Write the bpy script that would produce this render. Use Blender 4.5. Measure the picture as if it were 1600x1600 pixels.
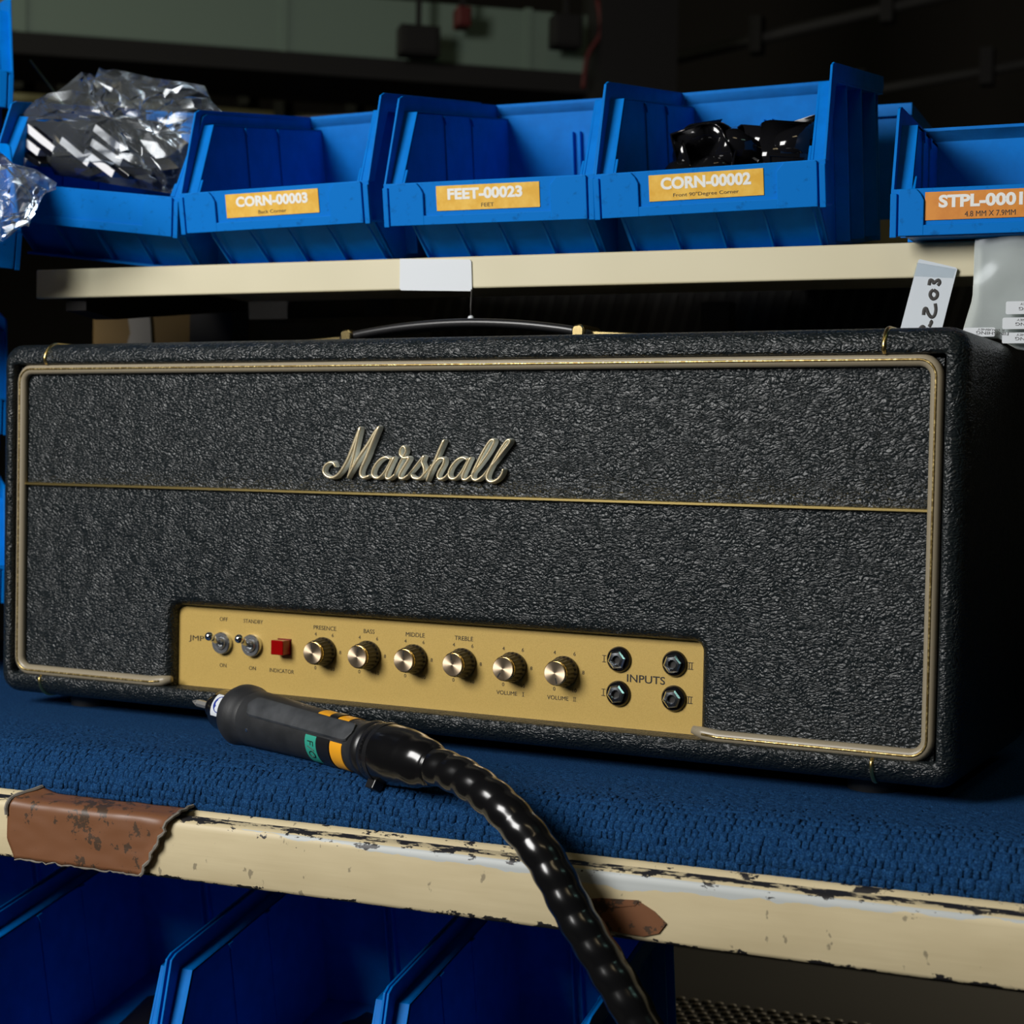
import bpy, bmesh, math, random
from mathutils import Vector, Matrix, Euler, noise
PI = math.pi
R = math.radians
scene = bpy.context.scene
for o in list(bpy.data.objects):
    bpy.data.objects.remove(o, do_unlink=True)
C = scene.collection

# ------------------------------------------------------------------ camera
cam_d = bpy.data.cameras.new('camera'); cam = bpy.data.objects.new('camera', cam_d); C.objects.link(cam)
cam.location = (0.4962, -1.02666, 0.19967)
cam.rotation_euler = (1.54088, -0.019177, 0.392584)
cam_d.sensor_width = 36; cam_d.sensor_fit = 'HORIZONTAL'; cam_d.lens = 59.22
cam_d.clip_start = 0.01; cam_d.clip_end = 60
cam_d.dof.use_dof = True; cam_d.dof.focus_distance = 1.07; cam_d.dof.aperture_fstop = 11.0
scene.camera = cam

# ------------------------------------------------------------------ world, lights, exposure
w = bpy.data.worlds.new('world'); scene.world = w; w.use_nodes = True
bg = w.node_tree.nodes['Background']; bg.inputs[0].default_value = (0.55, 0.72, 0.80, 1); bg.inputs[1].default_value = 0.006
vs = scene.view_settings
vs.view_transform = 'Standard'; vs.look = 'None'; vs.exposure = 0.0; vs.gamma = 1.0; vs.use_curve_mapping = False

def area(name, loc, target, sx, sy, power, col):
    d = bpy.data.lights.new(name, 'AREA'); d.shape = 'RECTANGLE'; d.size = sx; d.size_y = sy; d.energy = power; d.color = col
    o = bpy.data.objects.new(name, d); C.objects.link(o); o.location = loc
    o.rotation_euler = (Vector(target) - Vector(loc)).to_track_quat('-Z', 'Y').to_euler()
    return o
# photographer's softbox, front left and above; factory strip lights high up; last: added low fill
area('softbox', (-0.80, -1.62, 1.00), (0.02, 0.05, 0.20), 0.80, 0.80, 44, (1.0, 0.985, 0.96))
area('strip_light_warm', (0.9, -1.7, 2.40), (0.2, 0, 0.2), 0.9, 0.10, 3, (1.0, 0.80, 0.48))
area('strip_light_far', (-3.1, 1.3, 2.0), (-2.3, 2.4, 1.2), 1.0, 0.12, 10, (0.85, 0.88, 0.62))
area('strip_light_green', (2.0, -0.6, 2.2), (0.3, 0, 0.2), 0.8, 0.08, 1, (0.55, 1.0, 0.85))
area('plate_fill_light', (0.45, 2.6, 0.30), (0.15, 0.5, -0.3), 0.8, 0.10, 7, (1.0, 0.86, 0.6))  # invented fill behind the bench, added only to brighten the studded plate

# ------------------------------------------------------------------ materials
MATS = {}
def mat(name, col=(.5,.5,.5), rough=.5, metal=0., spec=.5, coat=0., emis=None):
    m = bpy.data.materials.new(name); m.use_nodes = True; MATS[name] = m
    b = m.node_tree.nodes['Principled BSDF']
    b.inputs['Base Color'].default_value = (*col, 1); b.inputs['Roughness'].default_value = rough
    b.inputs['Metallic'].default_value = metal; b.inputs['Specular IOR Level'].default_value = spec
    b.inputs['Coat Weight'].default_value = coat
    return m
def nd(m, t, **kw):
    n = m.node_tree.nodes.new(t)
    for k, v in kw.items():
        if k.startswith('i_'):
            key = k[2:]; key = int(key) if key.isdigit() else key.replace('_', ' ')
            n.inputs[key].default_value = v
        else: setattr(n, k, v)
    return n
def lk(m, a, b): m.node_tree.links.new(a, b)
def bsdf(m): return m.node_tree.nodes['Principled BSDF']
def coords(m, sc=(1,1,1), kind='Object'):
    tc = nd(m, 'ShaderNodeTexCoord'); mp = nd(m, 'ShaderNodeMapping'); mp.inputs['Scale'].default_value = sc
    lk(m, tc.outputs[kind], mp.inputs['Vector']); return mp.outputs['Vector']
def ramp(m, fac, stops):
    r = nd(m, 'ShaderNodeValToRGB'); e = r.color_ramp.elements
    while len(e) < len(stops): e.new(.5)
    for el, (p, c) in zip(e, stops): el.position = p; el.color = (*c, 1) if len(c) == 3 else c
    lk(m, fac, r.inputs['Fac']); return r.outputs['Color']
def mixc(m, fac, a, b):
    n = nd(m, 'ShaderNodeMix', data_type='RGBA')
    for s, v in ((n.inputs['Factor'], fac), (n.inputs['A'], a), (n.inputs['B'], b)):
        if hasattr(v, 'links'): lk(m, v, s)
        elif isinstance(v, tuple): s.default_value = (*v, 1)
        else: s.default_value = v
    return n.outputs['Result']
def mth(m, op, a, b=None, clamp=False):
    n = nd(m, 'ShaderNodeMath', operation=op, use_clamp=clamp)
    for s, v in ((n.inputs[0], a), (n.inputs[1], b)):
        if v is None: continue
        if hasattr(v, 'links'): lk(m, v, s)
        else: s.default_value = v
    return n.outputs[0]
def noisef(m, vec, scale, detail=3, rough=.5):
    n = nd(m, 'ShaderNodeTexNoise'); n.inputs['Scale'].default_value = scale; n.inputs['Detail'].default_value = detail
    n.inputs['Roughness'].default_value = rough; lk(m, vec, n.inputs['Vector']); return n
def bump(m, h, strength, dist, prev=None):
    b = nd(m, 'ShaderNodeBump'); b.inputs['Strength'].default_value = strength; b.inputs['Distance'].default_value = dist
    lk(m, h, b.inputs['Height'])
    if prev is not None: lk(m, prev, b.inputs['Normal'])
    return b.outputs['Normal']

# black grained vinyl covering
m = mat('leather', (.0078, .0114, .0130), .37, spec=.42)
v = coords(m)
dn = noisef(m, v, 70, 3); sub = nd(m, 'ShaderNodeVectorMath', operation='SCALE'); sub.inputs['Scale'].default_value = .012
lk(m, dn.outputs['Color'], sub.inputs[0]); ad = nd(m, 'ShaderNodeVectorMath', operation='ADD'); lk(m, v, ad.inputs[0]); lk(m, sub.outputs[0], ad.inputs[1])
mp2 = nd(m, 'ShaderNodeMapping'); mp2.inputs['Rotation'].default_value = (0, R(-28), 0); mp2.inputs['Scale'].default_value = (.62, 1.0, 1.25)
lk(m, ad.outputs[0], mp2.inputs['Vector'])
vo = nd(m, 'ShaderNodeTexVoronoi', feature='SMOOTH_F1'); vo.inputs['Scale'].default_value = 640; vo.inputs['Smoothness'].default_value = .3; lk(m, mp2.outputs[0], vo.inputs['Vector'])
cr = noisef(m, mp2.outputs[0], 210, 3, .6)
hh = mth(m, 'SUBTRACT', mth(m, 'MULTIPLY', cr.outputs['Fac'], .8), vo.outputs['Distance'])
lk(m, bump(m, hh, 1.0, .00080), bsdf(m).inputs['Normal'])

m = mat('rim_bare', (.0095, .0115, .0125), .5)      # the plainer vinyl inside the recess
mat('black_gloss', (.006, .006, .007), .09, spec=.6)
mat('hose_skin', (.0055, .0055, .006), .19, spec=.6)
mat('black_plastic', (.010, .010, .011), .32)
mat('knob_black', (.012, .010, .008), .35, spec=.6)
m = mat('rubber', (.017, .018, .019), .52)
v = coords(m); n1 = noisef(m, v, 900, 2); lk(m, bump(m, n1.outputs['Fac'], .15, .0004), bsdf(m).inputs['Normal'])
n2 = noisef(m, v, 60, 3); lk(m, ramp(m, n2.outputs['Fac'], [(.35, (.013,.014,.015)), (.7, (.026,.027,.029))]), bsdf(m).inputs['Base Color'])
m = mat('lever_grey', (.040, .043, .047), .5)
v = coords(m); n2 = noisef(m, v, 70, 3); lk(m, ramp(m, n2.outputs['Fac'], [(.35, (.028,.031,.034)), (.7, (.062,.066,.072))]), bsdf(m).inputs['Base Color'])
m = mat('gold_panel', (.47, .31, .085), .45, metal=.1)
v = coords(m); n1 = noisef(m, v, 2200, 2)
lk(m, ramp(m, n1.outputs['Fac'], [(.3, (.50,.335,.085)), (.7, (.60,.41,.115))]), bsdf(m).inputs['Base Color'])
mat('brass', (.72, .54, .20), .28, metal=1.)
mat('bright_brass', (.85, .66, .30), .16, metal=1.)
m = mat('gold_cap', (.90, .70, .48), .36, metal=1.)
bsdf(m).inputs['Anisotropic'].default_value = .75
tg = nd(m, 'ShaderNodeTangent', direction_type='RADIAL', axis='Y'); lk(m, tg.outputs[0], bsdf(m).inputs['Tangent'])
mat('steel', (.70, .71, .72), .30, metal=1.)
mat('chrome', (.80, .84, .90), .17, metal=1.)
mat('bit_steel', (.40, .39, .37), .42, metal=.6)
m = mat('red_lamp', (.42, .004, .004), .12, spec=.6); bsdf(m).inputs['Transmission Weight'].default_value = .35
mat('red_core', (.16, .0, .0), .4)
m = mat('piping', (.30, .255, .175), .35, spec=.5); bsdf(m).inputs['Subsurface Weight'].default_value = .0
m = mat('piping_thread', (.62, .45, .16), .3, metal=.8)
v = coords(m, (1,1,1)); wv = nd(m, 'ShaderNodeTexVoronoi'); wv.inputs['Scale'].default_value = 520; lk(m, v, wv.inputs['Vector'])
lk(m, ramp(m, wv.outputs['Distance'], [(.15, (.85,.66,.28)), (.6, (.28,.19,.06))]), bsdf(m).inputs['Base Color'])
m = mat('logo_face', (.80, .68, .44), .34, metal=.75)
v = coords(m); n1 = noisef(m, v, 300, 3); lk(m, bump(m, n1.outputs['Fac'], .12, .0006), bsdf(m).inputs['Normal'])
mat('logo_side', (.78, .80, .74), .4)
mat('ink', (.012, .010, .008), .5)
mat('white_ink', (.86, .87, .84), .55)
m = mat('bin_blue', (.0, .16, .60), .42, spec=.10)
v = coords(m); n1 = noisef(m, v, 60, 4, .6)
lk(m, ramp(m, n1.outputs['Fac'], [(.3, (.0,.158,.56)), (.65, (.0,.190,.66))]), bsdf(m).inputs['Base Color'])
n2 = noisef(m, v, 700, 2); lk(m, bump(m, n2.outputs['Fac'], .08, .0006), bsdf(m).inputs['Normal'])
m = mat('bin_blue_grubby', (.003, .14, .45), .55, spec=.08)
v = coords(m); n1 = noisef(m, v, 140, 4, .65)
lk(m, ramp(m, n1.outputs['Fac'], [(.28, (.0,.115,.40)), (.42, (.0,.178,.62))]), bsdf(m).inputs['Base Color'])
def label_mat(name, a, b):
    m = mat(name, a, .45); v = coords(m); n1 = noisef(m, v, 90, 4, .6)
    lk(m, ramp(m, n1.outputs['Fac'], [(.38, a), (.62, b)]), bsdf(m).inputs['Base Color']); return m
label_mat('label_yellow', (.78, .42, .022), (.88, .54, .075))
label_mat('label_orange', (.66, .22, .012), (.74, .27, .02))
m = mat('cream_paint', (.62, .55, .36), .5)      # upper shelf: clean cream with a few nicks
v = coords(m, (1, 1, 1)); n1 = noisef(m, v, 60, 2, .5); n2 = noisef(m, v, 11, 2)
base = ramp(m, n2.outputs['Fac'], [(.3, (.60,.545,.36)), (.7, (.66,.60,.41))])
ch = ramp(m, n1.outputs['Fac'], [(.775, (0,0,0)), (.80, (1,1,1))])
lk(m, mixc(m, ch, base, (.10,.09,.07)), bsdf(m).inputs['Base Color'])
m = mat('worn_cream', (.64, .54, .33), .5)       # bench rail: chipped, scratched, black and grey showing at the edges
v = coords(m); sp = nd(m, 'ShaderNodeSeparateXYZ'); lk(m, v, sp.inputs[0]); zc = sp.outputs['Z']; yc = sp.outputs['Y']; xc = sp.outputs['X']
vst = coords(m, (14, 60, 60)); nst = noisef(m, vst, 1.0, 3)
base = ramp(m, nst.outputs['Fac'], [(.3, (.60,.50,.30)), (.7, (.69,.585,.365))])
vs_ = coords(m, (1, 1, .55)); nsp = noisef(m, vs_, 150, 3, .55)
spk = ramp(m, nsp.outputs['Fac'], [(.655, (0,0,0)), (.69, (1,1,1))])
col = mixc(m, mth(m, 'MULTIPLY', spk, .55), base, (.07,.06,.05))
nbig = noisef(m, v, 28, 4, .6)
# grey primer band along the top of the face, its lower border ragged
zz = mth(m, 'ADD', zc, mth(m, 'MULTIPLY', mth(m, 'SUBTRACT', nbig.outputs['Fac'], .5), .011))
thr = mth(m, 'ADD', mth(m, 'MULTIPLY', mth(m, 'ABSOLUTE', mth(m, 'SUBTRACT', xc, .20)), .033), -.0368)
prim = mth(m, 'MULTIPLY', mth(m, 'GREATER_THAN', zz, thr), mth(m, 'LESS_THAN', yc, -.1395))
col = mixc(m, prim, col, (.50,.53,.52))
vc = coords(m, (1, 2.2, 2.2)); nch = noisef(m, vc, 62, 5, .68)
# black bare metal: along the groove, and the bottom edge
gro = mth(m, 'MULTIPLY', mth(m, 'GREATER_THAN', yc, -.1372), mth(m, 'LESS_THAN', yc, -.1258))
top_b = mth(m, 'MULTIPLY', gro, mth(m, 'GREATER_THAN', nch.outputs['Fac'], .46))
ridge = mth(m, 'MULTIPLY', mth(m, 'GREATER_THAN', yc, -.1258), mth(m, 'GREATER_THAN', nch.outputs['Fac'], .60))
edge = mth(m, 'MULTIPLY', mth(m, 'LESS_THAN', yc, -.1372), mth(m, 'GREATER_THAN', mth(m, 'ADD', zc, mth(m, 'MULTIPLY', mth(m, 'SUBTRACT', nch.outputs['Fac'], .60), .05)), -.0305))
bot = mth(m, 'LESS_THAN', mth(m, 'SUBTRACT', zc, mth(m, 'MULTIPLY', mth(m, 'SUBTRACT', nch.outputs['Fac'], .5), .016)), -.0641)
blk = mth(m, 'MAXIMUM', mth(m, 'MAXIMUM', top_b, ridge), mth(m, 'MAXIMUM', edge, bot))
lk(m, mixc(m, blk, col, (.018,.017,.018)), bsdf(m).inputs['Base Color'])
vgr = coords(m, (12, 300, 300)); ngr = noisef(m, vgr, 1.0, 3); lk(m, bump(m, ngr.outputs['Fac'], .12, .0008), bsdf(m).inputs['Normal'])
m = mat('carpet', (.006, .055, .20), .95, spec=.1)
v = coords(m); n1 = noisef(m, v, 800, 3, .7); n2 = noisef(m, v, 1700, 2, .6); n3 = noisef(m, v, 14, 3)
c1 = ramp(m, n1.outputs['Fac'], [(.25, (.003,.020,.075)), (.5, (.009,.058,.175)), (.75, (.034,.128,.300))])
c2 = ramp(m, n2.outputs['Fac'], [(.3, (.45,.45,.45)), (.75, (1.5,1.5,1.5))])
mu = nd(m, 'ShaderNodeMix', data_type='RGBA', blend_type='MULTIPLY'); mu.inputs['Factor'].default_value = 1; lk(m, c1, mu.inputs['A']); lk(m, c2, mu.inputs['B'])
lk(m, mu.outputs['Result'], bsdf(m).inputs['Base Color'])
lk(m, bump(m, n2.outputs['Fac'], .9, .0012), bsdf(m).inputs['Normal'])
m = mat('tape_brown', (.22, .095, .04), .42)
v = coords(m); n1 = noisef(m, v, 110, 5, .7)
n3 = noisef(m, coords(m, (1, 1, 1)), 18, 2)
msk = mth(m, 'GREATER_THAN', mth(m, 'ADD', n1.outputs['Fac'], mth(m, 'MULTIPLY', n3.outputs['Fac'], .35)), .745)
lk(m, mixc(m, msk, (.190,.080,.036), (.070,.042,.026)), bsdf(m).inputs['Base Color'])
mat('tape_edge', (.20, .18, .15), .9)
mat('paper_white', (.70, .74, .78), .6)
mat('tag_white', (.62, .68, .74), .5)
mat('yellow_tape', (.85, .38, .015), .4)
mat('green_tape', (.03, .33, .24), .45)
mat('sticker_blue', (.015, .04, .30), .4)
mat('sticker_red', (.55, .06, .02), .5)
mat('strip_white', (.86, .86, .88), .5)
m = mat('cardboard', (.17, .105, .055), .8); v = coords(m); n1 = noisef(m, v, 25, 3)
lk(m, ramp(m, n1.outputs['Fac'], [(.3, (.14,.085,.045)), (.7, (.20,.125,.07))]), bsdf(m).inputs['Base Color'])
mat('yellow_card', (.16, .095, .022), .7)
mat('scrap', (.30, .28, .25), .8)
mat('dark_steel', (.045, .042, .038), .55)
mat('dark_mesh', (.020, .018, .016), .6)
mat('duct_green', (.20, .27, .21), .55)
mat('duct_warm', (.30, .26, .15), .6)
mat('soot', (.012, .010, .009), .8)
mat('red_cable', (.12, .012, .010), .6)
mat('wall_dark', (.030, .024, .018), .9)
mat('stud_tan', (.42, .36, .24), .5)
mat('olive', (.40, .34, .16), .6)
mat('green_rod', (.20, .28, .20), .2)
mat('backing', (.52, .55, .50), .55)
def film_mat(name, diff, gl, rough, tint):
    m = bpy.data.materials.new(name); m.use_nodes = True; MATS[name] = m
    nt = m.node_tree; nt.nodes.clear()
    out = nd(m, 'ShaderNodeOutputMaterial'); tr = nd(m, 'ShaderNodeBsdfTransparent'); tr.inputs[0].default_value = (*tint, 1)
    g = nd(m, 'ShaderNodeBsdfGlossy'); g.inputs['Roughness'].default_value = rough; g.inputs['Color'].default_value = (.9,.95,1,1)
    d = nd(m, 'ShaderNodeBsdfDiffuse'); d.inputs['Color'].default_value = (.55,.6,.62,1)
    fr = nd(m, 'ShaderNodeLayerWeight'); fr.inputs['Blend'].default_value = gl
    m1 = nd(m, 'ShaderNodeMixShader'); m1.inputs['Fac'].default_value = diff; lk(m, tr.outputs[0], m1.inputs[1]); lk(m, d.outputs[0], m1.inputs[2])
    m2 = nd(m, 'ShaderNodeMixShader'); lk(m, fr.outputs['Fresnel'], m2.inputs['Fac']); lk(m, m1.outputs[0], m2.inputs[1]); lk(m, g.outputs[0], m2.inputs[2])
    lk(m, m2.outputs[0], out.inputs['Surface']); return m
film_mat('bag_film', .075, .35, .16, (.93,.95,.96))
film_mat('tape_film', .10, .06, .3, (.93,.95,.96))
film_mat('sheet_film', .50, .22, .18, (.9,.93,.92))

# ------------------------------------------------------------------ helpers
def tag(o, label, cat, group=None, kind=None):
    o['label'] = label; o['category'] = cat
    if group: o['group'] = group
    if kind: o['kind'] = kind
    return o
def empty(name, loc=(0,0,0), rot=(0,0,0), parent=None):
    o = bpy.data.objects.new(name, None); C.objects.link(o); o.location = loc; o.rotation_euler = rot; o.empty_display_size = .02
    if parent: o.parent = parent
    return o
class MB:
    def __init__(s): s.v = []; s.f = []; s.mi = []; s.cur = 0
    def add(s, vs, fs):
        b = len(s.v); s.v += [tuple(p) for p in vs]
        for f in fs: s.f.append([b + i for i in f]); s.mi.append(s.cur)
        return s
    def box(s, x0, x1, y0, y1, z0, z1, M=None):
        P = [(x0,y0,z0),(x1,y0,z0),(x1,y1,z0),(x0,y1,z0),(x0,y0,z1),(x1,y0,z1),(x1,y1,z1),(x0,y1,z1)]
        if M is not None: P = [M @ Vector(p) for p in P]
        return s.add(P, [(3,2,1,0),(4,5,6,7),(0,1,5,4),(1,2,6,5),(2,3,7,6),(3,0,4,7)])
    def prism_x(s, poly, x0, x1):            # poly of (y, z), extruded along x
        n = len(poly); P = [(x0, y, z) for y, z in poly] + [(x1, y, z) for y, z in poly]
        return s.add(P, [list(range(n))[::-1], list(range(n, 2*n))] + [(i, (i+1) % n, n + (i+1) % n, n + i) for i in range(n)])
    def prism_y(s, poly, y0, y1):            # poly of (x, z)
        n = len(poly); P = [(x, y0, z) for x, z in poly] + [(x, y1, z) for x, z in poly]
        return s.add(P, [list(range(n)), list(range(n, 2*n))[::-1]] + [((i+1) % n, i, n + i, n + (i+1) % n) for i in range(n)])
    def rings(s, loops, cap0=True, cap1=True, closed=False):
        n = len(loops[0]); P = [p for l in loops for p in l]; F = []
        L = len(loops)
        for k in range(L if closed else L - 1):
            a = k * n; b = ((k + 1) % L) * n
            for i in range(n): F.append((a + i, a + (i+1) % n, b + (i+1) % n, b + i))
        if cap0 and not closed: F.append(list(range(n))[::-1])
        if cap1 and not closed: F.append(list(range((L-1)*n, L*n)))
        return s.add(P, F)
    def lathe(s, prof, n=32, axis='x', c=(0,0,0), cap0=True, cap1=True):   # prof of (t, r) along axis
        loops = []
        for t, r in prof:
            l = []
            for i in range(n):
                a = 2*PI*i/n; u = r*math.cos(a); w_ = r*math.sin(a)
                p = (t, u, w_) if axis == 'x' else ((u, t, -w_) if axis == 'y' else (u, w_, t))
                l.append((p[0]+c[0], p[1]+c[1], p[2]+c[2]))
            loops.append(l)
        return s.rings(loops, cap0, cap1)
    def tube(s, pts, rad, n=10, closed=False, cap=True):
        pts = [Vector(p) for p in pts]; N = len(pts); loops = []; up = None
        for i, p in enumerate(pts):
            a = pts[(i-1) % N] if (closed or i > 0) else p; b = pts[(i+1) % N] if (closed or i < N-1) else p
            t = (b - a).normalized()
            if up is None: up = t.orthogonal().normalized()
            up = (up - t * up.dot(t))
            up = up.normalized() if up.length > 1e-6 else t.orthogonal().normalized()
            sd = t.cross(up); r = rad(i) if callable(rad) else rad
            loops.append([tuple(p + (up*math.cos(2*PI*k/n) + sd*math.sin(2*PI*k/n)) * r) for k in range(n)])
        return s.rings(loops, cap, cap, closed)
    def build(s, name, mats, parent=None, smooth=False, loc=None, bev=0, auto=None):
        me = bpy.data.meshes.new(name); me.from_pydata(s.v, [], s.f); me.update()
        if isinstance(mats, str): mats = [mats]
        for mm in mats: me.materials.append(MATS[mm])
        if len(mats) > 1: me.polygons.foreach_set('material_index', s.mi)
        bm = bmesh.new(); bm.from_mesh(me); bmesh.ops.recalc_face_normals(bm, faces=bm.faces)
        bm.to_mesh(me); bm.free()
        if smooth or auto is not None:
            me.polygons.foreach_set('use_smooth', [True] * len(me.polygons))
            if auto is not None: me.set_sharp_from_angle(angle=R(auto))
        o = bpy.data.objects.new(name, me); C.objects.link(o)
        if parent: o.parent = parent
        if loc: o.location = loc
        if bev:
            b = o.modifiers.new('bevel', 'BEVEL'); b.width = bev; b.segments = 2; b.limit_method = 'ANGLE'; b.angle_limit = R(40)
        return o
def struct(o): o['kind'] = 'structure'; return o
def catmull(pts, sub=6, closed=False):
    P = [Vector(p) for p in pts]; n = len(P); out = []
    for i in range(n if closed else n - 1):
        g = lambda k: P[k % n] if closed else P[max(0, min(n-1, k))]
        a, b, c, d = g(i-1), g(i), g(i+1), g(i+2)
        for k in range(sub):
            t = k / sub
            out.append(.5*((2*b) + (c-a)*t + (2*a-5*b+4*c-d)*t*t + (3*b-a-3*c+d)*t**3))
    if not closed: out.append(P[-1])
    return out
def text(name, s, size, material, parent, loc, rot=(R(90),0,0), depth=.00008, bold=0., sx=1., align='CENTER', spacing=1., width=None, height=None):
    cu = bpy.data.curves.new(name, 'FONT'); cu.body = s; cu.size = size; cu.align_x = align; cu.align_y = 'CENTER'
    cu.extrude = depth; cu.offset = bold; cu.space_character = spacing; cu.resolution_u = 4
    t = bpy.data.objects.new(name, cu); C.objects.link(t)
    dg = bpy.context.evaluated_depsgraph_get(); me = bpy.data.meshes.new_from_object(t.evaluated_get(dg))
    bpy.data.objects.remove(t, do_unlink=True); bpy.data.curves.remove(cu)
    if width or height:
        xs = [p.co.x for p in me.vertices]; ys = [p.co.y for p in me.vertices]
        fx = width / (max(xs)-min(xs)) if width else None; fy = height / (max(ys)-min(ys)) if height else fx
        fx = fx or fy; mx = (max(xs)+min(xs))/2; my = (max(ys)+min(ys))/2
        me.transform(Matrix.Diagonal((fx, fy, 1, 1)) @ Matrix.Translation((-mx, -my, 0)))
    elif sx != 1.: me.transform(Matrix.Diagonal((sx, 1, 1, 1)))
    me.materials.clear(); me.materials.append(MATS[material])
    o = bpy.data.objects.new(name, me); C.objects.link(o); o.parent = parent; o.location = loc; o.rotation_euler = rot
    return o
def rrect(x0, x1, z0, z1, r, n=6):
    out = []
    for cx, cz, a0 in ((x1-r, z1-r, 0), (x0+r, z1-r, 90), (x0+r, z0+r, 180), (x1-r, z0+r, 270)):
        for k in range(n+1):
            a = R(a0 + 90*k/n); out.append((cx + r*math.cos(a), cz + r*math.sin(a)))
    return out
def copy_tree(o, parent=None):
    c = o.copy(); C.objects.link(c); c.parent = parent
    for ch in o.children: copy_tree(ch, c)
    return c

# ------------------------------------------------------------------ the hall: walls, floor, ceiling
struct(MB().box(-7, 7, -4, 9, -1.05, -1.0).build('floor', 'soot'))
struct(MB().box(-7, 7, 6.6, 6.7, -1.0, 3.6).build('wall_back', 'wall_dark'))
struct(MB().box(-7.1, -7, -4, 9, -1.0, 3.6).build('wall_left', 'wall_dark'))
struct(MB().box(7, 7.1, -4, 9, -1.0, 3.6).build('wall_right', 'wall_dark'))
struct(MB().box(-7, 7, -4, 9, 3.6, 3.7).build('ceiling', 'soot'))

# ------------------------------------------------------------------ workbench: cream rail, board, legs, tape
bench = empty('workbench', (0, 0, -1.0)); BZ = (0, 0, 1.0)
tag(bench, 'cream painted steel workbench with a chipped front rail', 'workbench')
prof = [(.60,-.0655),(.60,-.0275),(-.112,-.0275),(-.112,-.0255),(-.1205,-.0252),(-.1228,-.0262),(-.1250,-.0292),(-.1272,-.0292),(-.1292,-.0268),(-.1365,-.0272),(-.1392,-.0282),(-.1406,-.0302),(-.141,-.0330),(-.141,-.0625),(-.1402,-.0645),(-.138,-.0655),(-.128,-.0655),(-.128,-.045),(.58,-.045),(.58,-.0655)]
MB().prism_x(prof, -.76, 1.3).build('rail', 'worn_cream', bench, loc=BZ, auto=50)
for x in (-.70, 1.2):
    for y in (-.09, .50): MB().box(x-.025, x+.025, y-.025, y+.025, -1.0, -.0655).build('leg', 'dark_steel', bench, loc=BZ)
MB().box(.10, .48, .10, .14, -.098, -.0655).build('cross_beam', 'duct_green', bench, loc=BZ)
# brown parcel tape folded over the rail
rnd = random.Random(4)
def on_rail(v):                               # arc length up the rail face and over its top -> (y, z, outward y, outward z)
    if v < .033: return (-.1413, -.0645 + v, -1, 0)
    k = min(1, (v - .033) / .006)
    if v < .039: a = k * PI / 2; return (-.1413 + .004*(1-math.cos(a)), -.0315 + .0045*math.sin(a), -math.cos(a), math.sin(a))
    return (-.1373 + (v - .039), -.0267 + (v - .039)*.10, 0, 1)
def tape(name, left, right, vmax, parent, curl_r=.0, curl_l=.0, nu=40, nv=26):
    mb = MB(); P = []
    for j in range(nv+1):
        v_ = vmax * j / nv
        for i in range(nu+1):
            u = i / nu; x = left(v_)*(1-u) + right(v_)*u
            vv = v_ + (.0012*noise.noise((x*160, 3, 0)) if j in (0, nv) else 0)
            y, z, oy, oz = on_rail(max(-.001, vv))
            off = .0007 + .0005*noise.noise((x*70, v_*140, 1)) + curl_r*max(0, (u-.93)/.07)**2 + curl_l*max(0, (.14-u)/.14)**2*max(0, (v_-.030)/.02)
            P.append((x, y + oy*off, z + oz*off))
    F = [(j*(nu+1)+i, j*(nu+1)+i+1, (j+1)*(nu+1)+i+1, (j+1)*(nu+1)+i) for j in range(nv) for i in range(nu)]
    mb.add(P, F); o = mb.build(name, 'tape_brown', parent, loc=BZ, smooth=True)
    so = o.modifiers.new('solid', 'SOLIDIFY'); so.thickness = .0006
    return o, P, nu, nv
t1, P, nu, nv = tape('brown_tape', lambda v_: -.2215 + .010*max(0, v_-.034)/.02 + (.006*max(0, .012-v_)/.012), lambda v_: -.1157 + .0225*min(1, v_/.040) + .0008*math.sin(v_*700), .056, bench, .0022, .0025)
t1['label'] = 'torn brown tape patch folded over the cream rail'
edge = [P[j*(nu+1)+nu] for j in range(0, nv+1)]
MB().tube([(x + .0012*noise.noise((z*300, 0, 5)), y-.0008, z) for x, y, z in edge], lambda i: .0012 + .0006*noise.noise((i*.7, 1, 2)), 6).build('tape_fray', 'tape_edge', t1)
edge = [P[j*(nu+1)] for j in range(nv//2, nv+1)]
MB().tube([(x + .0012*noise.noise((z*300, 0, 9)), y-.0006, z) for x, y, z in edge], lambda i: .0013 + .0006*noise.noise((i*.7, 4, 2)), 6).build('tape_fray', 'tape_edge', t1)
edge = [P[i] for i in range(0, nu+1)]
MB().tube([(x, y + .0004, z - .0006 + .0012*noise.noise((x*500, 0, 3))) for x, y, z in edge], lambda i: .0005 + .0006*abs(noise.noise((i*.9, 8, 2))), 5).build('tape_fray', 'tape_edge', t1)
poly = [(.176,-.0475),(.1888,-.0445),(.2113,-.0428),(.2200,-.0472),(.2271,-.0530),(.2228,-.0590),(.2140,-.0618),(.1968,-.0612),(.176,-.0605)]
t2 = MB().prism_y(poly, -.1420, -.1411).build('brown_tape', 'tape_brown', bench, loc=BZ); t2['label'] = 'small brown tape scrap low on the cream rail'
MB().prism_y([(.1765,-.0455),(.1888,-.0432),(.2113,-.0418),(.2090,-.0450),(.1950,-.0480)], -.1424, -.1420).build('tape_fold', 'tape_brown', t2)

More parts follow.
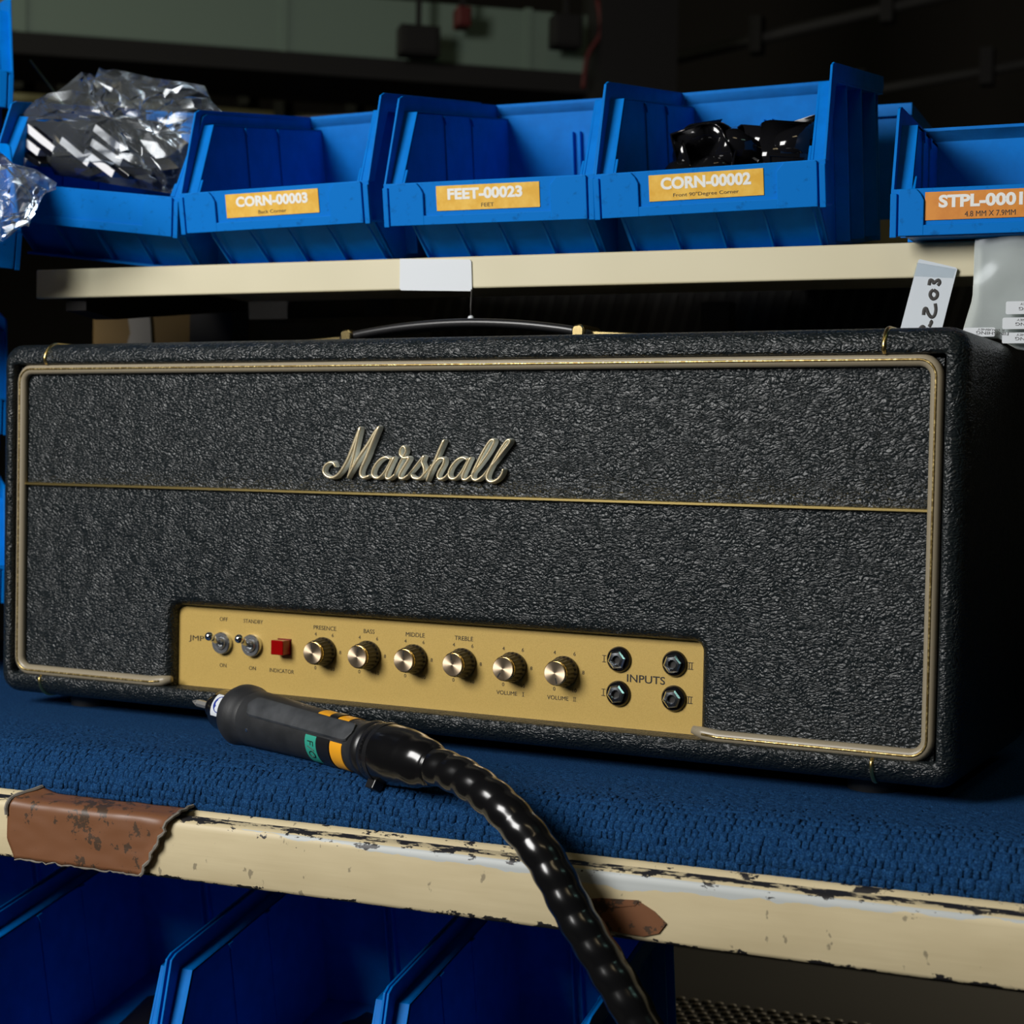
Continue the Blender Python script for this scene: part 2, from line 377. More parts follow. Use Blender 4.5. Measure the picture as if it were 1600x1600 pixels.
# ribbed carpet laid on the bench, rolled over its front
def carpet():
    prof = []
    s_ = 0.; y = -.012
    ln = .0007
    path = []
    for k in range(int((.092-.012)/ln)): path.append((-.012 - k*ln, 0., 0., 1.))
    na = 46
    for k in range(na+1):
        a = PI/2*k/na; path.append((-.092 - .0235*math.sin(a), -.020 + .020*math.cos(a), -math.sin(a), math.cos(a)))
    for k in range(1, 9): path.append((-.1155, -.020 - .001*k, -1., 0.))
    dist = [0]
    for a, b in zip(path, path[1:]): dist.append(dist[-1] + math.hypot(a[0]-b[0], a[1]-b[1]))
    nx = 1150; x0, x1 = -.66, .74; P = []; F = []
    back = [(.56, 0.), (.20, 0.)]
    n = nx + 1
    for yb, zb in back: P += [(x0 + (x1-x0)*i/nx, yb, zb) for i in range(n)]
    for (py, pz, ny, nz), d in zip(path, dist):
        amp_ = .0020 * min(1, max(0, (d - .042)/.05))
        row = math.floor(d/.0046); prof_ = abs(math.sin(PI*d/.0046))**.7
        for i in range(n):
            x = x0 + (x1-x0)*i/nx
            k = amp_*(.60*prof_ + .40*prof_*(.5+.5*math.sin(2*PI*x/.0042 + row*2.1 + 1.6*noise.noise((x*40, row*1.7, 0)))) - .5) + .0008*noise.noise((x*330, d*330, 3)) * min(1, d/.02)
            wob = .0006*noise.noise((x*9, 0, 7))
            P.append((x, py + ny*k, pz + nz*k + wob*min(1, d/.05)))
    rows = 2 + len(path)
    for j in range(rows-1):
        for i in range(nx): F.append((j*n+i, j*n+i+1, (j+1)*n+i+1, (j+1)*n+i))
    me = bpy.data.meshes.new('carpet_mat'); me.from_pydata(P, [], F); me.update(); me.materials.append(MATS['carpet'])
    me.polygons.foreach_set('use_smooth', [True]*len(F))
    o = bpy.data.objects.new('carpet_mat', me); C.objects.link(o)
    so = o.modifiers.new('solid', 'SOLIDIFY'); so.thickness = .004; so.offset = -1
    return o
cp = carpet(); tag(cp, 'dark blue ribbed carpet covering the workbench top', 'carpet')
struct(MB().box(-.655, .735, -.088, .555, -.0272, -.0045).build('trim_1', 'soot'))

# ------------------------------------------------------------------ upper shelf
shelf = empty('upper_shelf', (0, 0, .325)); SZ = (0, 0, -.325)
tag(shelf, 'cream steel shelf carrying blue storage bins above the amplifier', 'shelf')
MB().prism_x([(.100,.3262),(.1008,.3254),(.106,.3254),(.106,.3465),(.36,.3465),(.36,.3487),(.1012,.3487),(.100,.3478)], -.394, 1.0).build('front_lip', 'cream_paint', shelf, loc=SZ, bev=.0006)
MB().box(-.39, 1.0, .345, .349, .349, .400).build('rear_upstand', 'olive', shelf, loc=SZ)
MB().box(-.39, .272, .285, .30, .349, .3715).build('bin_rest', 'dark_steel', shelf, loc=SZ)
MB().prism_x([(.11,.3465),(.11,.316),(.15,.312),(.36,.338),(.36,.3465)], -.372, -.352).build('bracket', 'soot', shelf, loc=SZ)
MB().box(-.437, -.388, .39, .42, 0.0, .3465).build('upright', 'dark_steel', shelf, loc=SZ)
MB().box(.070, .096, .44, .46, 0.0, .3465).build('upright', 'dark_steel', shelf, loc=SZ)
st = MB().prism_y([(-.0629,.3484),(-.0062,.3462),(-.0050,.3448),(-.0040,.3240),(-.0052,.3232),(-.0615,.3250),(-.0627,.3262)], .0988, .0997).build('paper_sticker', 'paper_white', shelf, loc=SZ)
st['label'] = 'blank white paper sticker on the shelf lip'

# ------------------------------------------------------------------ blue storage bins
def make_bin(label, W=.166, D=.22, H=.126, pb=.030, ph=.031, yb=.042, yt=.033, card=None, pegs=True, pad=.033):
    root = empty('storage_bin'); tag(root, label, 'storage bin')
    pt = pb + ph; b = MB(); t = .002
    b.box(-W/2+.010, W/2-.010, yb, D, 0, t)                                                   # base
    if yb > .001:
        b.prism_x([(.026,pb),(yb+.012,0),(yb+.014,.002),(.028,pb+.001)], -W/2+.010, W/2-.010); b.box(-W/2+.002, W/2-.002, 0, .028, pb, pb+.002)         # sloping front underside
        nr = 5
        for k in range(nr):
            x = -W/2 + .014 + (W-.028)*k/(nr-1)
            b.prism_x([(.019,pb),(.021,pb-.004),(yb+.007,-.0005),(yb+.022,0),(yb+.012,.001)], x-.0008, x+.0008)
    for s_ in (-1, 1):
        xi = s_*(W/2-.0100); xo = s_*W/2
        b.prism_x([(0,pb),(0,pt),(.008,pt),(yt+.007,H-.012),(D,H-.012),(D,0),(yb+.012,0),(.024,pb)], min(xi, xi-s_*t), max(xi, xi-s_*t))
        b.prism_x([(.0005,pt-.001),(yt-.0035,H-.007),(yt-.001,H-.002),(yt+.005,H),(D,H),(D,H-.012),(yt+.007,H-.012),(.0085,pt-.001)], min(xo, xo-s_*.0018), max(xo, xo-s_*.0018))
        lo, hi = min(xi-s_*t, xo), max(xi-s_*t, xo)
        b.prism_x([(.008,pt-.001),(yt+.007,H-.012),(yt+.0095,H-.0125),(.0105,pt-.001)], lo, hi)
        b.box(lo, hi, yt+.007, D, H-.0138, H-.012)
        for yy in (D*.40, D*.64):                                                               # moulded pegs down the inside of the wall
            x_ = xi - s_*t; b.box(min(x_, x_-s_*.0011), max(x_, x_-s_*.0011), yy-.0007, yy+.0007, .004, H-.018)
            b.prism_x([(yy-.003,H-.0138),(yy+.003,H-.0138),(yy,H-.021)], min(x_, x_-s_*.002), max(x_, x_-s_*.002))
        for yy in (D*.35, D*.6, D*.85):                                                        # outside ribs
            x_ = xi; b.box(min(x_, xo), max(x_, xo), yy-.001, yy+.001, .004, H-.013)
        b.prism_x([(.008,pt),(.0105,pt),(.015,pt-.0005),(.0145,pt+.010)], min(xi-s_*t, xi-s_*.004), max(xi-s_*t, xi-s_*.004))
    b.box(-W/2+.004, W/2-.004, D-t, D, 0, H-.002)                                              # back
    b.box(-W/2, W/2, D-t, D+.004, H-.010, H)
    if pegs:
        for x in (-.012, -.0055): b.box(x-.0009, x+.0009, D-t-.0045, D-t, .006, H-.026)
    b.build('body', 'bin_blue', root, bev=.0004)
    p = MB()                                                                                   # front panel with card holder
    p.box(-W/2, W/2, 0, .0022, pb, pt)
    for s_ in (-1, 1):
        a, c_ = s_*W/2, s_*(W/2-.0042); p.box(min(a,c_), max(a,c_), -.0022, .0, pb-.0008, pt-.003)
        a, c_ = s_*(W/2-.0055), s_*(W/2-pad)
        x0_, x1_ = min(a,c_), max(a,c_)
        p.prism_y([(x0_,pb),(x1_,pb),(x1_,pt-(.008 if s_<0 else .002)),(x1_-(.002 if s_<0 else .0005),pt-(.004 if s_<0 else .0006)),(x1_-(.005 if s_<0 else .001),pt-.0005),(x0_+(.0005 if s_<0 else .005),pt-.0005),(x0_,pt-(.002 if s_<0 else .006))], -.0024, .0)
    p.box(-W/2+pad-.003, W/2-pad+.003, -.0022, 0, pb, pb+.0068)
    p.build('front_panel', 'bin_blue_grubby', root, bev=.0005)
    if card:
        big_, small_, cm, wb, ws, x0c, hb, hs = card
        cd = MB().box(x0c-.0406, x0c+.0406, -.0006, -.0001, pb+.0098, pb+.0277).build('card_label', cm, root)
        text('lettering', big_, .01, 'white_ink', cd, (x0c - (.002 if wb < .062 else 0), -.00066, pb+.0215), width=wb, height=hb, bold=.00042)
        text('lettering', small_, .004, 'ink', cd, (x0c, -.00066, pb+.0130), width=ws, height=hs, bold=0.)
    root['pb'] = pb
    return root
def place_bin(root, P, tilt=9.3, roll=0., yaw=0.):
    e = Euler((R(tilt), R(roll), R(yaw)), 'XYZ'); root.rotation_euler = e
    root.location = Vector(P) - e.to_matrix() @ Vector((0, 0, root['pb'])); del root['pb']
    return root
b_c3 = place_bin(make_bin('blue bin with yellow CORN-00003 Back Corner card', card=('CORN-00003','Back Corner','label_yellow',.063,.0245,-.0005,.0080,.0026)), (-.1707, .100, .3748), roll=-1.0)
b_ft = place_bin(make_bin('blue bin with yellow FEET-00023 card', card=('FEET-00023','FEET','label_yellow',.059,.0100,.0007,.0082,.0027)), (.0071, .100, .3726), roll=0.1)
b_c2 = place_bin(make_bin('blue bin with yellow CORN-00002 card holding black corners', W=.164, card=('CORN-00002','Front 90"Degree Corner','label_yellow',.064,.0465,-.001,.0084,.0033)), (.1722, .100, .3734), roll=-.9)
b_st = place_bin(make_bin('shallow blue bin with orange STPL-00018 card', W=.172, D=.115, H=.088, pb=.0005, ph=.0305, yb=.0, yt=.020, pad=.0215, card=('STPL-00018','4.8 MM X 7.9MM','label_orange',.0600,.0312,-.0235,.0082,.0035)), (.3866, .078, .3497), tilt=1.5)
b_lf = place_bin(make_bin('blue bin holding clear bags of black strips', W=.186), (-.3545, .104, .3823), tilt=9.3, roll=6.5, yaw=2)
b_bk = place_bin(make_bin('blue bin turned backwards behind the STPL-00018 bin'), (.1800, .600, .4030), tilt=0, yaw=180)
# bins of the neighbouring rack on the left
def side_bin(label, P, yaw):                  # P: right hand end of the front panel's lower edge
    b_ = make_bin(label); e = Euler((R(9), 0, R(yaw)), 'XYZ')
    return place_bin(b_, Vector(P) - e.to_matrix() @ Vector((.083, 0, 0)), tilt=9, yaw=yaw)
b_la = side_bin('blue bin high up beside the bag of black strips', (-.4685, .160, .4965), 46)
b_lb = side_bin('blue bin holding the crumpled clear bag', (-.3715, .050, .3430), 62)
b_lc = side_bin('blue bin beside the upper left corner of the amplifier', (-.4618, .150, .2150), 44)
b_ld = side_bin('blue bin standing behind the lower left edge of the amplifier', (-.4618, .150, .0700), 44)
# bins under the bench
for W_, xc_, lab in ((.166, -.410, 'blue bin under the bench below the end of the brown tape'), (.166, -.241, 'blue bin under the bench below the torn brown tape'),
                     (.166, -.073, 'empty blue bin under the bench, between two others'), (.140, .081, 'blue bin under the bench behind the hanging black hose')):
    bb = make_bin(lab, W=W_); e = Euler((R(11), 0, 0)); del bb['pb']
    bb.rotation_euler = e; bb.location = Vector((xc_, -.050, -.146)) - e.to_matrix() @ Vector((0, .033, .126))
    bb['group'] = 'blue bins under the bench'
for o in (b_c3, b_ft, b_c2, b_st, b_lf, b_bk): o['group'] = 'blue bins on the upper shelf'
for o in (b_la, b_lb, b_lc, b_ld): o['group'] = 'blue bins of the side rack'

# ------------------------------------------------------------------ amplifier head
amp = empty('amplifier_head', (0, 0, 0), (0, 0, R(-5)))
tag(amp, 'black vinyl covered guitar amplifier head with gold control panel and piping', 'amplifier')
AZ = (0, 0, .033)
HX, ZB, ZT, YF, YR = .3695, -.0190, .2495, -.007, .200
def loop(y, inset, r): return [(x, y, z) for x, z in rrect(-HX+inset*.83, HX-inset*.83, ZB+inset, ZT-inset, r, 6)]
L = [loop(.030, .0160, .002), loop(-.0045, .0158, .002), loop(-.0062, .0150, .0026)]
for k in range(0, 8):
    a = R(90*k/7); ins = .0130*(1-math.sin(a)); L.append(loop(YF + .0130*(1-math.cos(a)), ins, .0045 + .0095*math.sin(a)))
L += [loop(YR-.008, 0, .014), loop(YR-.002, .003, .012), loop(YR, .009, .010)]
MB().rings(L, cap0=False, cap1=True).build('cabinet_shell', 'leather', amp, loc=AZ, smooth=True)
# front baffle in two panels, lower one with a rolled cut-out for the control panel
def panel(name, outline, notch, y0, y1, bw):
    mb = MB().prism_y(outline, y0, y1); o = mb.build(name, 'leather', amp, loc=AZ)
    if notch:
        bm = bmesh.new(); bm.from_mesh(o.data)
        S = {(round(x, 5), round(z, 5)) for x, z in notch}
        key = lambda v_: (round(v_.co.x, 5), round(v_.co.z, 5))
        ed = [e for e in bm.edges if all(abs(v_.co.y-y0) < 1e-6 and key(v_) in S for v_ in e.verts)]
        bmesh.ops.bevel(bm, geom=ed, offset=bw, segments=5, affect='EDGES', profile=.5)
        bm.to_mesh(o.data); bm.free()
        o.data.polygons.foreach_set('use_smooth', [True]*len(o.data.polygons)); o.data.set_sharp_from_angle(angle=R(35))
    return o
panel('upper_front_panel', [(-.354,.1437),(.354,.1437),(.354,.2316),(-.354,.2316)], None, .001, .0115, 0)
nt_ = [(-.2075,-.0035)] + [(-.2075+.006-.006*math.cos(R(a)), .0565-.006+.006*math.sin(R(a))) for a in range(0, 91, 15)] + [(.2075-.006+.006*math.sin(R(a)), .0565-.006+.006*math.cos(R(a))) for a in range(0, 91, 15)] + [(.2075,-.0035)]
panel('lower_front_panel', [(-.354,-.0035)] + nt_ + [(.354,-.0035),(.354,.1417),(-.354,.1417)], nt_, .001, .0115, .0085)
MB().prism_x([(-.0008,.1415),(-.0022,.1420),(-.0022,.1434),(-.0008,.1439),(.006,.1439),(.006,.1415)], -.3475, .3475).build('gold_strip', 'brass', amp, loc=AZ)
# tan piping bead round the recess, open where the control panel sits
def bead_path():
    x0, x1, z0, z1, r = -.3508, .3508, -.0005, .2303, .010
    p = [(-.2045, 0, .0022), (-.212, -.0008, .0006), (-.222, -.001, z0)]
    def arc(cx, cz, a0): return [(cx + r*math.cos(R(a0-k*15)), -.001, cz + r*math.sin(R(a0-k*15))) for k in range(7)]
    p += arc(x0+r, z0+r, 270) + arc(x0+r, z1-r, 180) + arc(x1-r, z1-r, 90) + arc(x1-r, z0+r, 0)
    return p + [(.222, -.001, z0), (.212, -.0008, .0006), (.2045, 0, .0022)]
bp_ = bead_path(); dense = []
for a, b in zip(bp_, bp_[1:]):
    n = max(1, int((Vector(b)-Vector(a)).length/.02)); dense += [Vector(a).lerp(Vector(b), k/n) for k in range(n)]
dense.append(Vector(bp_[-1]))
nD = len(dense)
pip = MB().tube(dense, lambda i: .0040 if 0 < i < nD-1 else .0026, 12).build('piping', 'piping', amp, loc=AZ, smooth=True)
MB().tube([p + Vector((0, -.0037, 0)) for p in dense[1:-1]], .0008, 8).build('gold_thread', 'piping_thread', pip, smooth=True)
# brass strips that close the vinyl joints on the rim
def brass_strip(x, top):
    pts = [(x, -.0050, .0150)]
    for k in range(0, 8):
        a = R(90*k/7); pts.append((x, YF + .013*(1-math.cos(a)), .0130*(1-math.sin(a))))
    pts += [(x, .05, 0), (x, .18, 0)]
    pts = [(px, py, (ZT-pz) if top else (ZB+pz)) for px, py, pz in pts]
    MB().tube(pts, .0014, 8).build('brass_strip', 'brass', amp, loc=AZ, smooth=True)
brass_strip(-.3235, True); brass_strip(.3205, True); brass_strip(-.3255, False); brass_strip(.3195, False)
# script badge
LOGO = [
    [(-616,1613,19),(-631,1633,21),(-664,1635,23),(-701,1611,24),(-712,1570,24),(-679,1538,24),(-629,1534,24),(-579,1566,26),(-523,1644,30),(-480,1733,34),(-448,1808,34),(-421,1874,28)],
    [(-421,1871,26),(-448,1766,28),(-472,1664,28),(-496,1579,22),(-511,1537,17)],
    [(-511,1537,17),(-474,1598,24),(-421,1678,30),(-351,1768,32),(-298,1847,30),(-269,1881,26)],
    [(-271,1878,26),(-318,1782,31),(-365,1675,32),(-402,1600,28),(-409,1558,26),(-385,1536,24),(-341,1550,20)],
    [(-175,1670,18),(-208,1680,22),(-256,1660,24),(-299,1611,24),(-314,1564,24),(-292,1539,24),(-254,1542,22),(-211,1585,20),(-177,1641,18),(-162,1673,17)],
    [(-145,1675,24),(-176,1618,26),(-200,1567,26),(-199,1537,24),(-170,1537,22),(-135,1563,18)],
    [(-135,1563,17),(-101,1633,18),(-68,1687,18),(-49,1726,18),(-64,1755,18),(-88,1741,18),(-96,1705,20),(-68,1678,22),(-25,1678,24),(-54,1629,26),(-92,1573,26),(-95,1543,24),(-65,1539,22),(-28,1561,18)],
    [(-28,1561,16),(24,1617,18),(92,1693,22),(78,1654,24),(96,1609,26),(92,1568,26),(58,1540,24),(15,1544,22),(-1,1561,18)],
    [(82,1554,16),(115,1587,16),(151,1633,16)],
    [(242,1795,27),(212,1734,29),(177,1656,29),(141,1583,27),(119,1531,22)],
    [(139,1578,16),(177,1642,20),(216,1677,22),(248,1674,24),(243,1639,25),(212,1589,25),(202,1557,25),(221,1539,24),(257,1553,20),(293,1590,16)],
    [(421,1676,18),(389,1687,22),(343,1666,23),(301,1617,23),(286,1572,24),(306,1545,23),(346,1552,22),(386,1597,20),(419,1651,18),(432,1680,16)],
    [(448,1683,23),(419,1626,25),(394,1574,25),(394,1544,23),(423,1542,22),(459,1569,18)],
    [(459,1569,16),(524,1644,18),(583,1721,20),(622,1788,20),(619,1808,20),(592,1797,21),(547,1734,25),(503,1653,27),(469,1585,27),(469,1549,25),(500,1540,23),(546,1568,20),(572,1600,16)],
    [(572,1600,16),(635,1664,18),(699,1740,20),(740,1790,20),(738,1808,20),(713,1797,21),(664,1731,25),(615,1650,27),(579,1582,27),(580,1545,25),(612,1531,25),(658,1550,23),(687,1585,21),(694,1611,20)],
]
mb = MB()
for st_ in LOGO:
    c = catmull([(x, z, w_) for x, z, w_ in st_], 5); n = len(c); rows = []
    for i, p in enumerate(c):
        q0 = c[max(0, i-1)]; q1 = c[min(n-1, i+1)]; t = Vector((q1.x-q0.x, q1.y-q0.y)); t.normalize(); nx, nz = -t.y, t.x
        hw = p.z/2*1e-4*.98; X, Z = p.x*1e-4, p.y*1e-4
        row = []
        for f, y in ((-1., .0009), (-1., -.0030), (-.84, -.0039), (-.5, -.0044), (0, -.0046), (.5, -.0044), (.84, -.0039), (1., -.0030), (1., .0009)):
            row.append((X + nx*hw*f, y, Z + nz*hw*f))
        rows.append(row)
    # rounded ends
    for first in (True, False):
        r0 = rows[0] if first else rows[-1]; e0 = c[0] if first else c[-1]; e1 = c[1] if first else c[-2]
        d = Vector((e0.x-e1.x, e0.y-e1.y)).normalized(); hw = e0.z/2*1e-4; ext = []
        for q, sc_ in ((.5, .8), (.85, .45)):
            ctr = Vector((e0.x*1e-4 + d.x*hw*q, 0, e0.y*1e-4 + d.y*hw*q)); base = Vector((e0.x*1e-4, 0, e0.y*1e-4))
            ext.append([(ctr.x + (p[0]-base.x)*sc_, p[1] if p[1] > -.001 else p[1]*(1-.12*q), ctr.z + (p[2]-base.z)*sc_) for p in r0])
        rows = (ext[::-1] + rows) if first else (rows + ext)
    m_ = len(rows[0])
    P = [p for r_ in rows for p in r_]
    b0 = len(mb.v); mb.v += P
    for i in range(len(rows)-1):
        for k in range(m_-1):
            mb.f.append([b0+i*m_+k, b0+i*m_+k+1, b0+(i+1)*m_+k+1, b0+(i+1)*m_+k]); mb.mi.append(0 if 2 <= k <= 5 else 1)
    for row_i in (0, len(rows)-1): mb.f.append([b0+row_i*m_+k for k in range(m_)]); mb.mi.append(1)
mb.build('script_badge', ['logo_face', 'logo_side'], amp, loc=AZ, auto=50)

# control panel, lettering, switches, knobs, sockets
cpn = MB().prism_y(rrect(-.2140, .2140, -.0038, .0620, .004), .0120, .0138).build('control_panel', 'gold_panel', amp, loc=AZ)
YT = .01192
def pt_(s_, x, z, h=.0030, wd=None, bold=0.): return text('lettering', s_, .004, 'ink', cpn, (x, YT, z), width=wd, height=h, bold=bold)
pt_('OFF', -.1667, .0477, .0028, .0072); pt_('STANDBY', -.1403, .0477, .0028, .0170); pt_('JMP', -.1912, .0317, .0050, .0138)
pt_('ON', -.1667, .0140, .0028, .0060); pt_('ON', -.1404, .0138, .0028, .0060); pt_('INDICATOR', -.1147, .0137, .0028, .0212)
KX = [-.0786, -.0418, -.0045, .0336, .0717, .1096]; KZ = .0304
for x, nme, wd in zip(KX[:4], ('PRESENCE', 'BASS', 'MIDDLE', 'TREBLE'), (.0189, .0088, .0150, .0142)): pt_(nme, x+.0002, .0468, .0029, wd)
pt_('VOLUME', .0672, .0126, .0027, .0155); pt_('VOLUME', .1050, .0124, .0027, .0155)
pt_('INPUTS', .1672, .0293, .0050, .0263, .00003)
def roman(n, x, z, h):
    mb = MB(); wd = h*.62*(1 if n == 1 else 1.35)
    mb.box(x-wd/2, x+wd/2, YT-.00006, YT, z+h/2-h*.09, z+h/2); mb.box(x-wd/2, x+wd/2, YT-.00006, YT, z-h/2, z-h/2+h*.09)
    for k in ([0] if n == 1 else [-.22*wd, .22*wd]): mb.box(x+k-h*.055, x+k+h*.055, YT-.00006, YT, z-h/2, z+h/2)
    mb.build('lettering', 'ink', cpn)
roman(1, .0795, .0126, .0028); roman(2, .1172, .0124, .0028)
roman(1, .1377, .0405, .0046); roman(1, .1377, .0187, .0046); roman(2, .1974, .0401, .0046); roman(2, .1974, .0185, .0046)
for x in KX:
    for s_, dx, dz in (('2', -.0133, .0), ('4', -.0075, .0117), ('6', .0069, .0117), ('8', .0135, .0), ('0', -.0073, -.0122), ('10', .0075, -.0122)):
        pt_(s_, x+dx, KZ+dz, .0025)
def knob(x, ang):
    n = 80; prof = [(.0118,.0099),(.0095,.0101),(.0080,.0094),(.0005,.0086),(-.0008,.0084),(-.0012,.0079)]
    loops = []
    for y, r in prof:
        l = []
        for i in range(n):
            a = 2*PI*i/n; f = 1. if (y > .0085 or y < -.001) else (1. if (i % 4) < 2 else .945)
            l.append((r*f*math.cos(a), y, r*f*math.sin(a)))
        loops.append(l)
    k = MB().rings(loops).build('knob', 'knob_black', amp, loc=(x, 0, AZ[2]+KZ), auto=30)
    MB().lathe([(-.0010,.0081),(-.0019,.0081),(-.0022,.0078)], 40, 'y').build('cap_ring', 'bright_brass', k, auto=40)
    MB().lathe([(-.0020,.0076),(-.0029,.0076),(-.0032,.0073)], 48, 'y').build('cap', 'gold_cap', k, auto=40)
    a = R(ang); u = Vector((math.sin(a), 0, math.cos(a))); v_ = Vector((math.cos(a), 0, -math.sin(a))); P = []
    for s_, t_ in ((-1, .0030), (1, .0030), (1, .0068), (-1, .0068)): P.append(u*t_ + v_*s_*.00042)
    MB().add([(p.x, -.00335, p.z) for p in P] + [(p.x, -.0031, p.z) for p in P], [(0,1,2,3),(4,5,6,7),(0,1,5,4),(1,2,6,5),(2,3,7,6),(3,0,4,7)]).build('pointer', 'ink', k)
for x, a in zip(KX, (-8, 8, 0, -10, 214, 166)): knob(x, a)
def toggle(x):
    t = MB().lathe([(.0120,.0080),(.0085,.0080),(.0078,.0074),(.0078,.0052),(.0088,.0048),(.0098,.0046)], 40, 'y', cap1=False).build('toggle_switch', 'steel', amp, loc=(x, 0, AZ[2]+.0305), auto=35)
    MB().lathe([(.0118,.0046),(.0072,.0046),(.0066,.0042),(.0066,.0026),(.0090,.0018)], 32, 'y').build('bushing', 'steel', t, auto=35)
    MB().tube([(0, .0085, -.0005), (-.0001, .002, .0022), (-.0002, .0004, .0040), (-.0002, -.0036, .0056)], lambda i: (.0012, .0017, .0022, .0030)[i], 16).build('lever', 'steel', t, smooth=True)
    mb = MB(); mb.lathe([(.0034*math.sin(R(a)), .0034*math.cos(R(a))) for a in range(-80, 81, 16)], 20, 'y'); mb.build('lever_ball', 'chrome', t, smooth=True, loc=(-.0002, -.0046, .0060))
toggle(-.1665); toggle(-.1400)
il = MB().box(-.1177, -.1073, .0022, .0120, .0262, .0366).build('indicator_lamp', 'red_lamp', amp, loc=AZ, bev=.0006)
MB().lathe([(.0055,.0024),(.0070,.0032),(.0118,.0032)], 16, 'y', (-.1125, 0, .0314)).build('lamp_core', 'red_core', il)
MB().box(-.1182, -.1068, .0112, .0121, .0257, .0371).build('lamp_collar', 'red_core', il)
def jack(x, z):
    j = MB().lathe([(.0120,.0084),(.0106,.0083),(.0094,.0074),(.0092,.0060)], 36, 'y').build('input_socket', 'black_gloss', amp, loc=(x, 0, AZ[2]+z), auto=40)
    L_ = []
    for y, r in ((.0094,.0062),(.0074,.0062),(.0064,.0052)): L_.append([(r*math.cos(R(60*k+10)), y, r*math.sin(R(60*k+10))) for k in range(6)])
    L_ = [[l[k//4].__class__(tuple(Vector(l[k//4]).lerp(Vector(l[(k//4+1) % 6]), (k % 4)/4))) for k in range(24)] for l in L_]
    L_.append([(.0030*math.cos(2*PI*k/24+R(10)), .0062, .0030*math.sin(2*PI*k/24+R(10))) for k in range(24)])
    L_.append([(.0027*math.cos(2*PI*k/24+R(10)), .0066, .0027*math.sin(2*PI*k/24+R(10))) for k in range(24)])
    L_.append([(.0026*math.cos(2*PI*k/24+R(10)), .0096, .0026*math.sin(2*PI*k/24+R(10))) for k in range(24)])
    MB().rings(L_, cap0=True, cap1=False).build('hex_nut', 'chrome', j, auto=25)
    MB().lathe([(.0088,.0026),(.0092,.0026)], 20, 'y').build('socket_hole', 'ink', j)
for x in (.1484, .1868):
    for z in (.0409, .0188): jack(x, z)
# strap handle with brass ends
hp = catmull([(-.113,.09,.2555),(-.095,.09,.2595),(-.055,.09,.2640),(-.0115,.09,.2657),(.032,.09,.2640),(.072,.09,.2595),(.090,.09,.2555)], 6)
L_ = []
for i, p in enumerate(hp):
    q0 = hp[max(0, i-1)]; q1 = hp[min(len(hp)-1, i+1)]; t = (q1-q0).normalized(); nrm = Vector((-t.z, 0, t.x))
    L_.append([tuple(p + nrm*zz + Vector((0, yy, 0))) for yy, zz in rrect(-.0125, .0125, -.0032, .0032, .003, 4)])
hd = MB().rings(L_).build('handle', 'black_plastic', amp, loc=AZ, smooth=True)
for s_, xe in ((-1, -.1065), (1, .0838)):
    MB().prism_y([(xe-.0045,.2495),(xe+.0045,.2495),(xe+.0048,.2600),(xe+.002,.2625),(xe-.003,.2618),(xe-.0046,.2595)], .075, .105).build('brass_end', 'bright_brass', hd, bev=.001)
    MB().prism_y([(xe+s_*.004,.2495),(xe+s_*.044,.2493),(xe+s_*.044,.2500),(xe+s_*.040,.2562),(xe+s_*.004,.2585)], .083, .097).build('brass_ramp', 'bright_brass', hd, bev=.0006)
for x in (-.31, .31):
    for y in (.035, .165): MB().lathe([(0,.014),(.003,.016),(.0142,.017)], 24, 'z', (x, y, 0)).build('rubber_foot', 'rubber', amp, auto=40)

# ------------------------------------------------------------------ electric screwdriver with wrapped hose
A0 = Vector((-.1044, -.0377, .0228)); A1 = Vector((.0210, -.0974, .0195))
ax = (A1 - A0).normalized(); nv_ = Vector((-ax.y, ax.x, 0)); nv_ = -nv_ if nv_.y > 0 else nv_; nv_.normalize(); upv = nv_.cross(ax); upv = upv if upv.z > 0 else -upv
tool = empty('electric_screwdriver', (A0.x, A0.y, 0)); tag(tool, 'black electric screwdriver with wrapped hose lying on the blue carpet', 'power tool')
TO = Vector((A0.x, A0.y, 0))
def T(t, a, r): return A0 - TO + ax*(t*.945 if t > 0 else t) + (nv_*math.cos(a) + upv*math.sin(a))*r     # a: 0 faces the room, 90 deg is up
def tl(name, prof, material, n=48, parent=None, auto=35, cap0=True, cap1=True):
    return MB().rings([[tuple(T(t, 2*PI*k/n, r)) for k in range(n)] for t, r in prof], cap0, cap1).build(name, material, parent or tool, auto=auto)
def patch(name, t0, t1, a0, a1, rf, material, thick, parent, nt=14, na=12, rnd_=0.):
    mb = MB(); P = []; Q = []
    for i in range(nt+1):
        f = i/nt; t = t0 + (t1-t0)*f
        sh = 1.
        if rnd_: e = min(f, 1-f)*abs(t1-t0); sh = math.sqrt(max(.02, 1-(1-min(1, e/rnd_))**2))
        for k in range(na+1):
            g = k/na; a = (a0+a1)/2 + (a1-a0)/2*(2*g-1)*sh; r = rf(t)
            edge_ = 1 - max(0, (abs(2*g-1)-.8)/.2)**2*.7
            P.append(tuple(T(t, R(a), r + thick*edge_))); Q.append(tuple(T(t, R(a), r - .0006)))
    m_ = na+1; n_ = len(P)
    F = [(i*m_+k, i*m_+k+1, (i+1)*m_+k+1, (i+1)*m_+k) for i in range(nt) for k in range(na)]
    F += [tuple(n_+j for j in f_[::-1]) for f_ in F]
    bd = [k for k in range(m_)] + [i*m_+na for i in range(1, nt+1)] + [nt*m_+k for k in range(na-1, -1, -1)] + [i*m_ for i in range(nt-1, 0, -1)]
    F += [(bd[j], bd[(j+1) % len(bd)], n_+bd[(j+1) % len(bd)], n_+bd[j]) for j in range(len(bd))]
    return mb.add(P + Q, F).build(name, material, parent, auto=40)
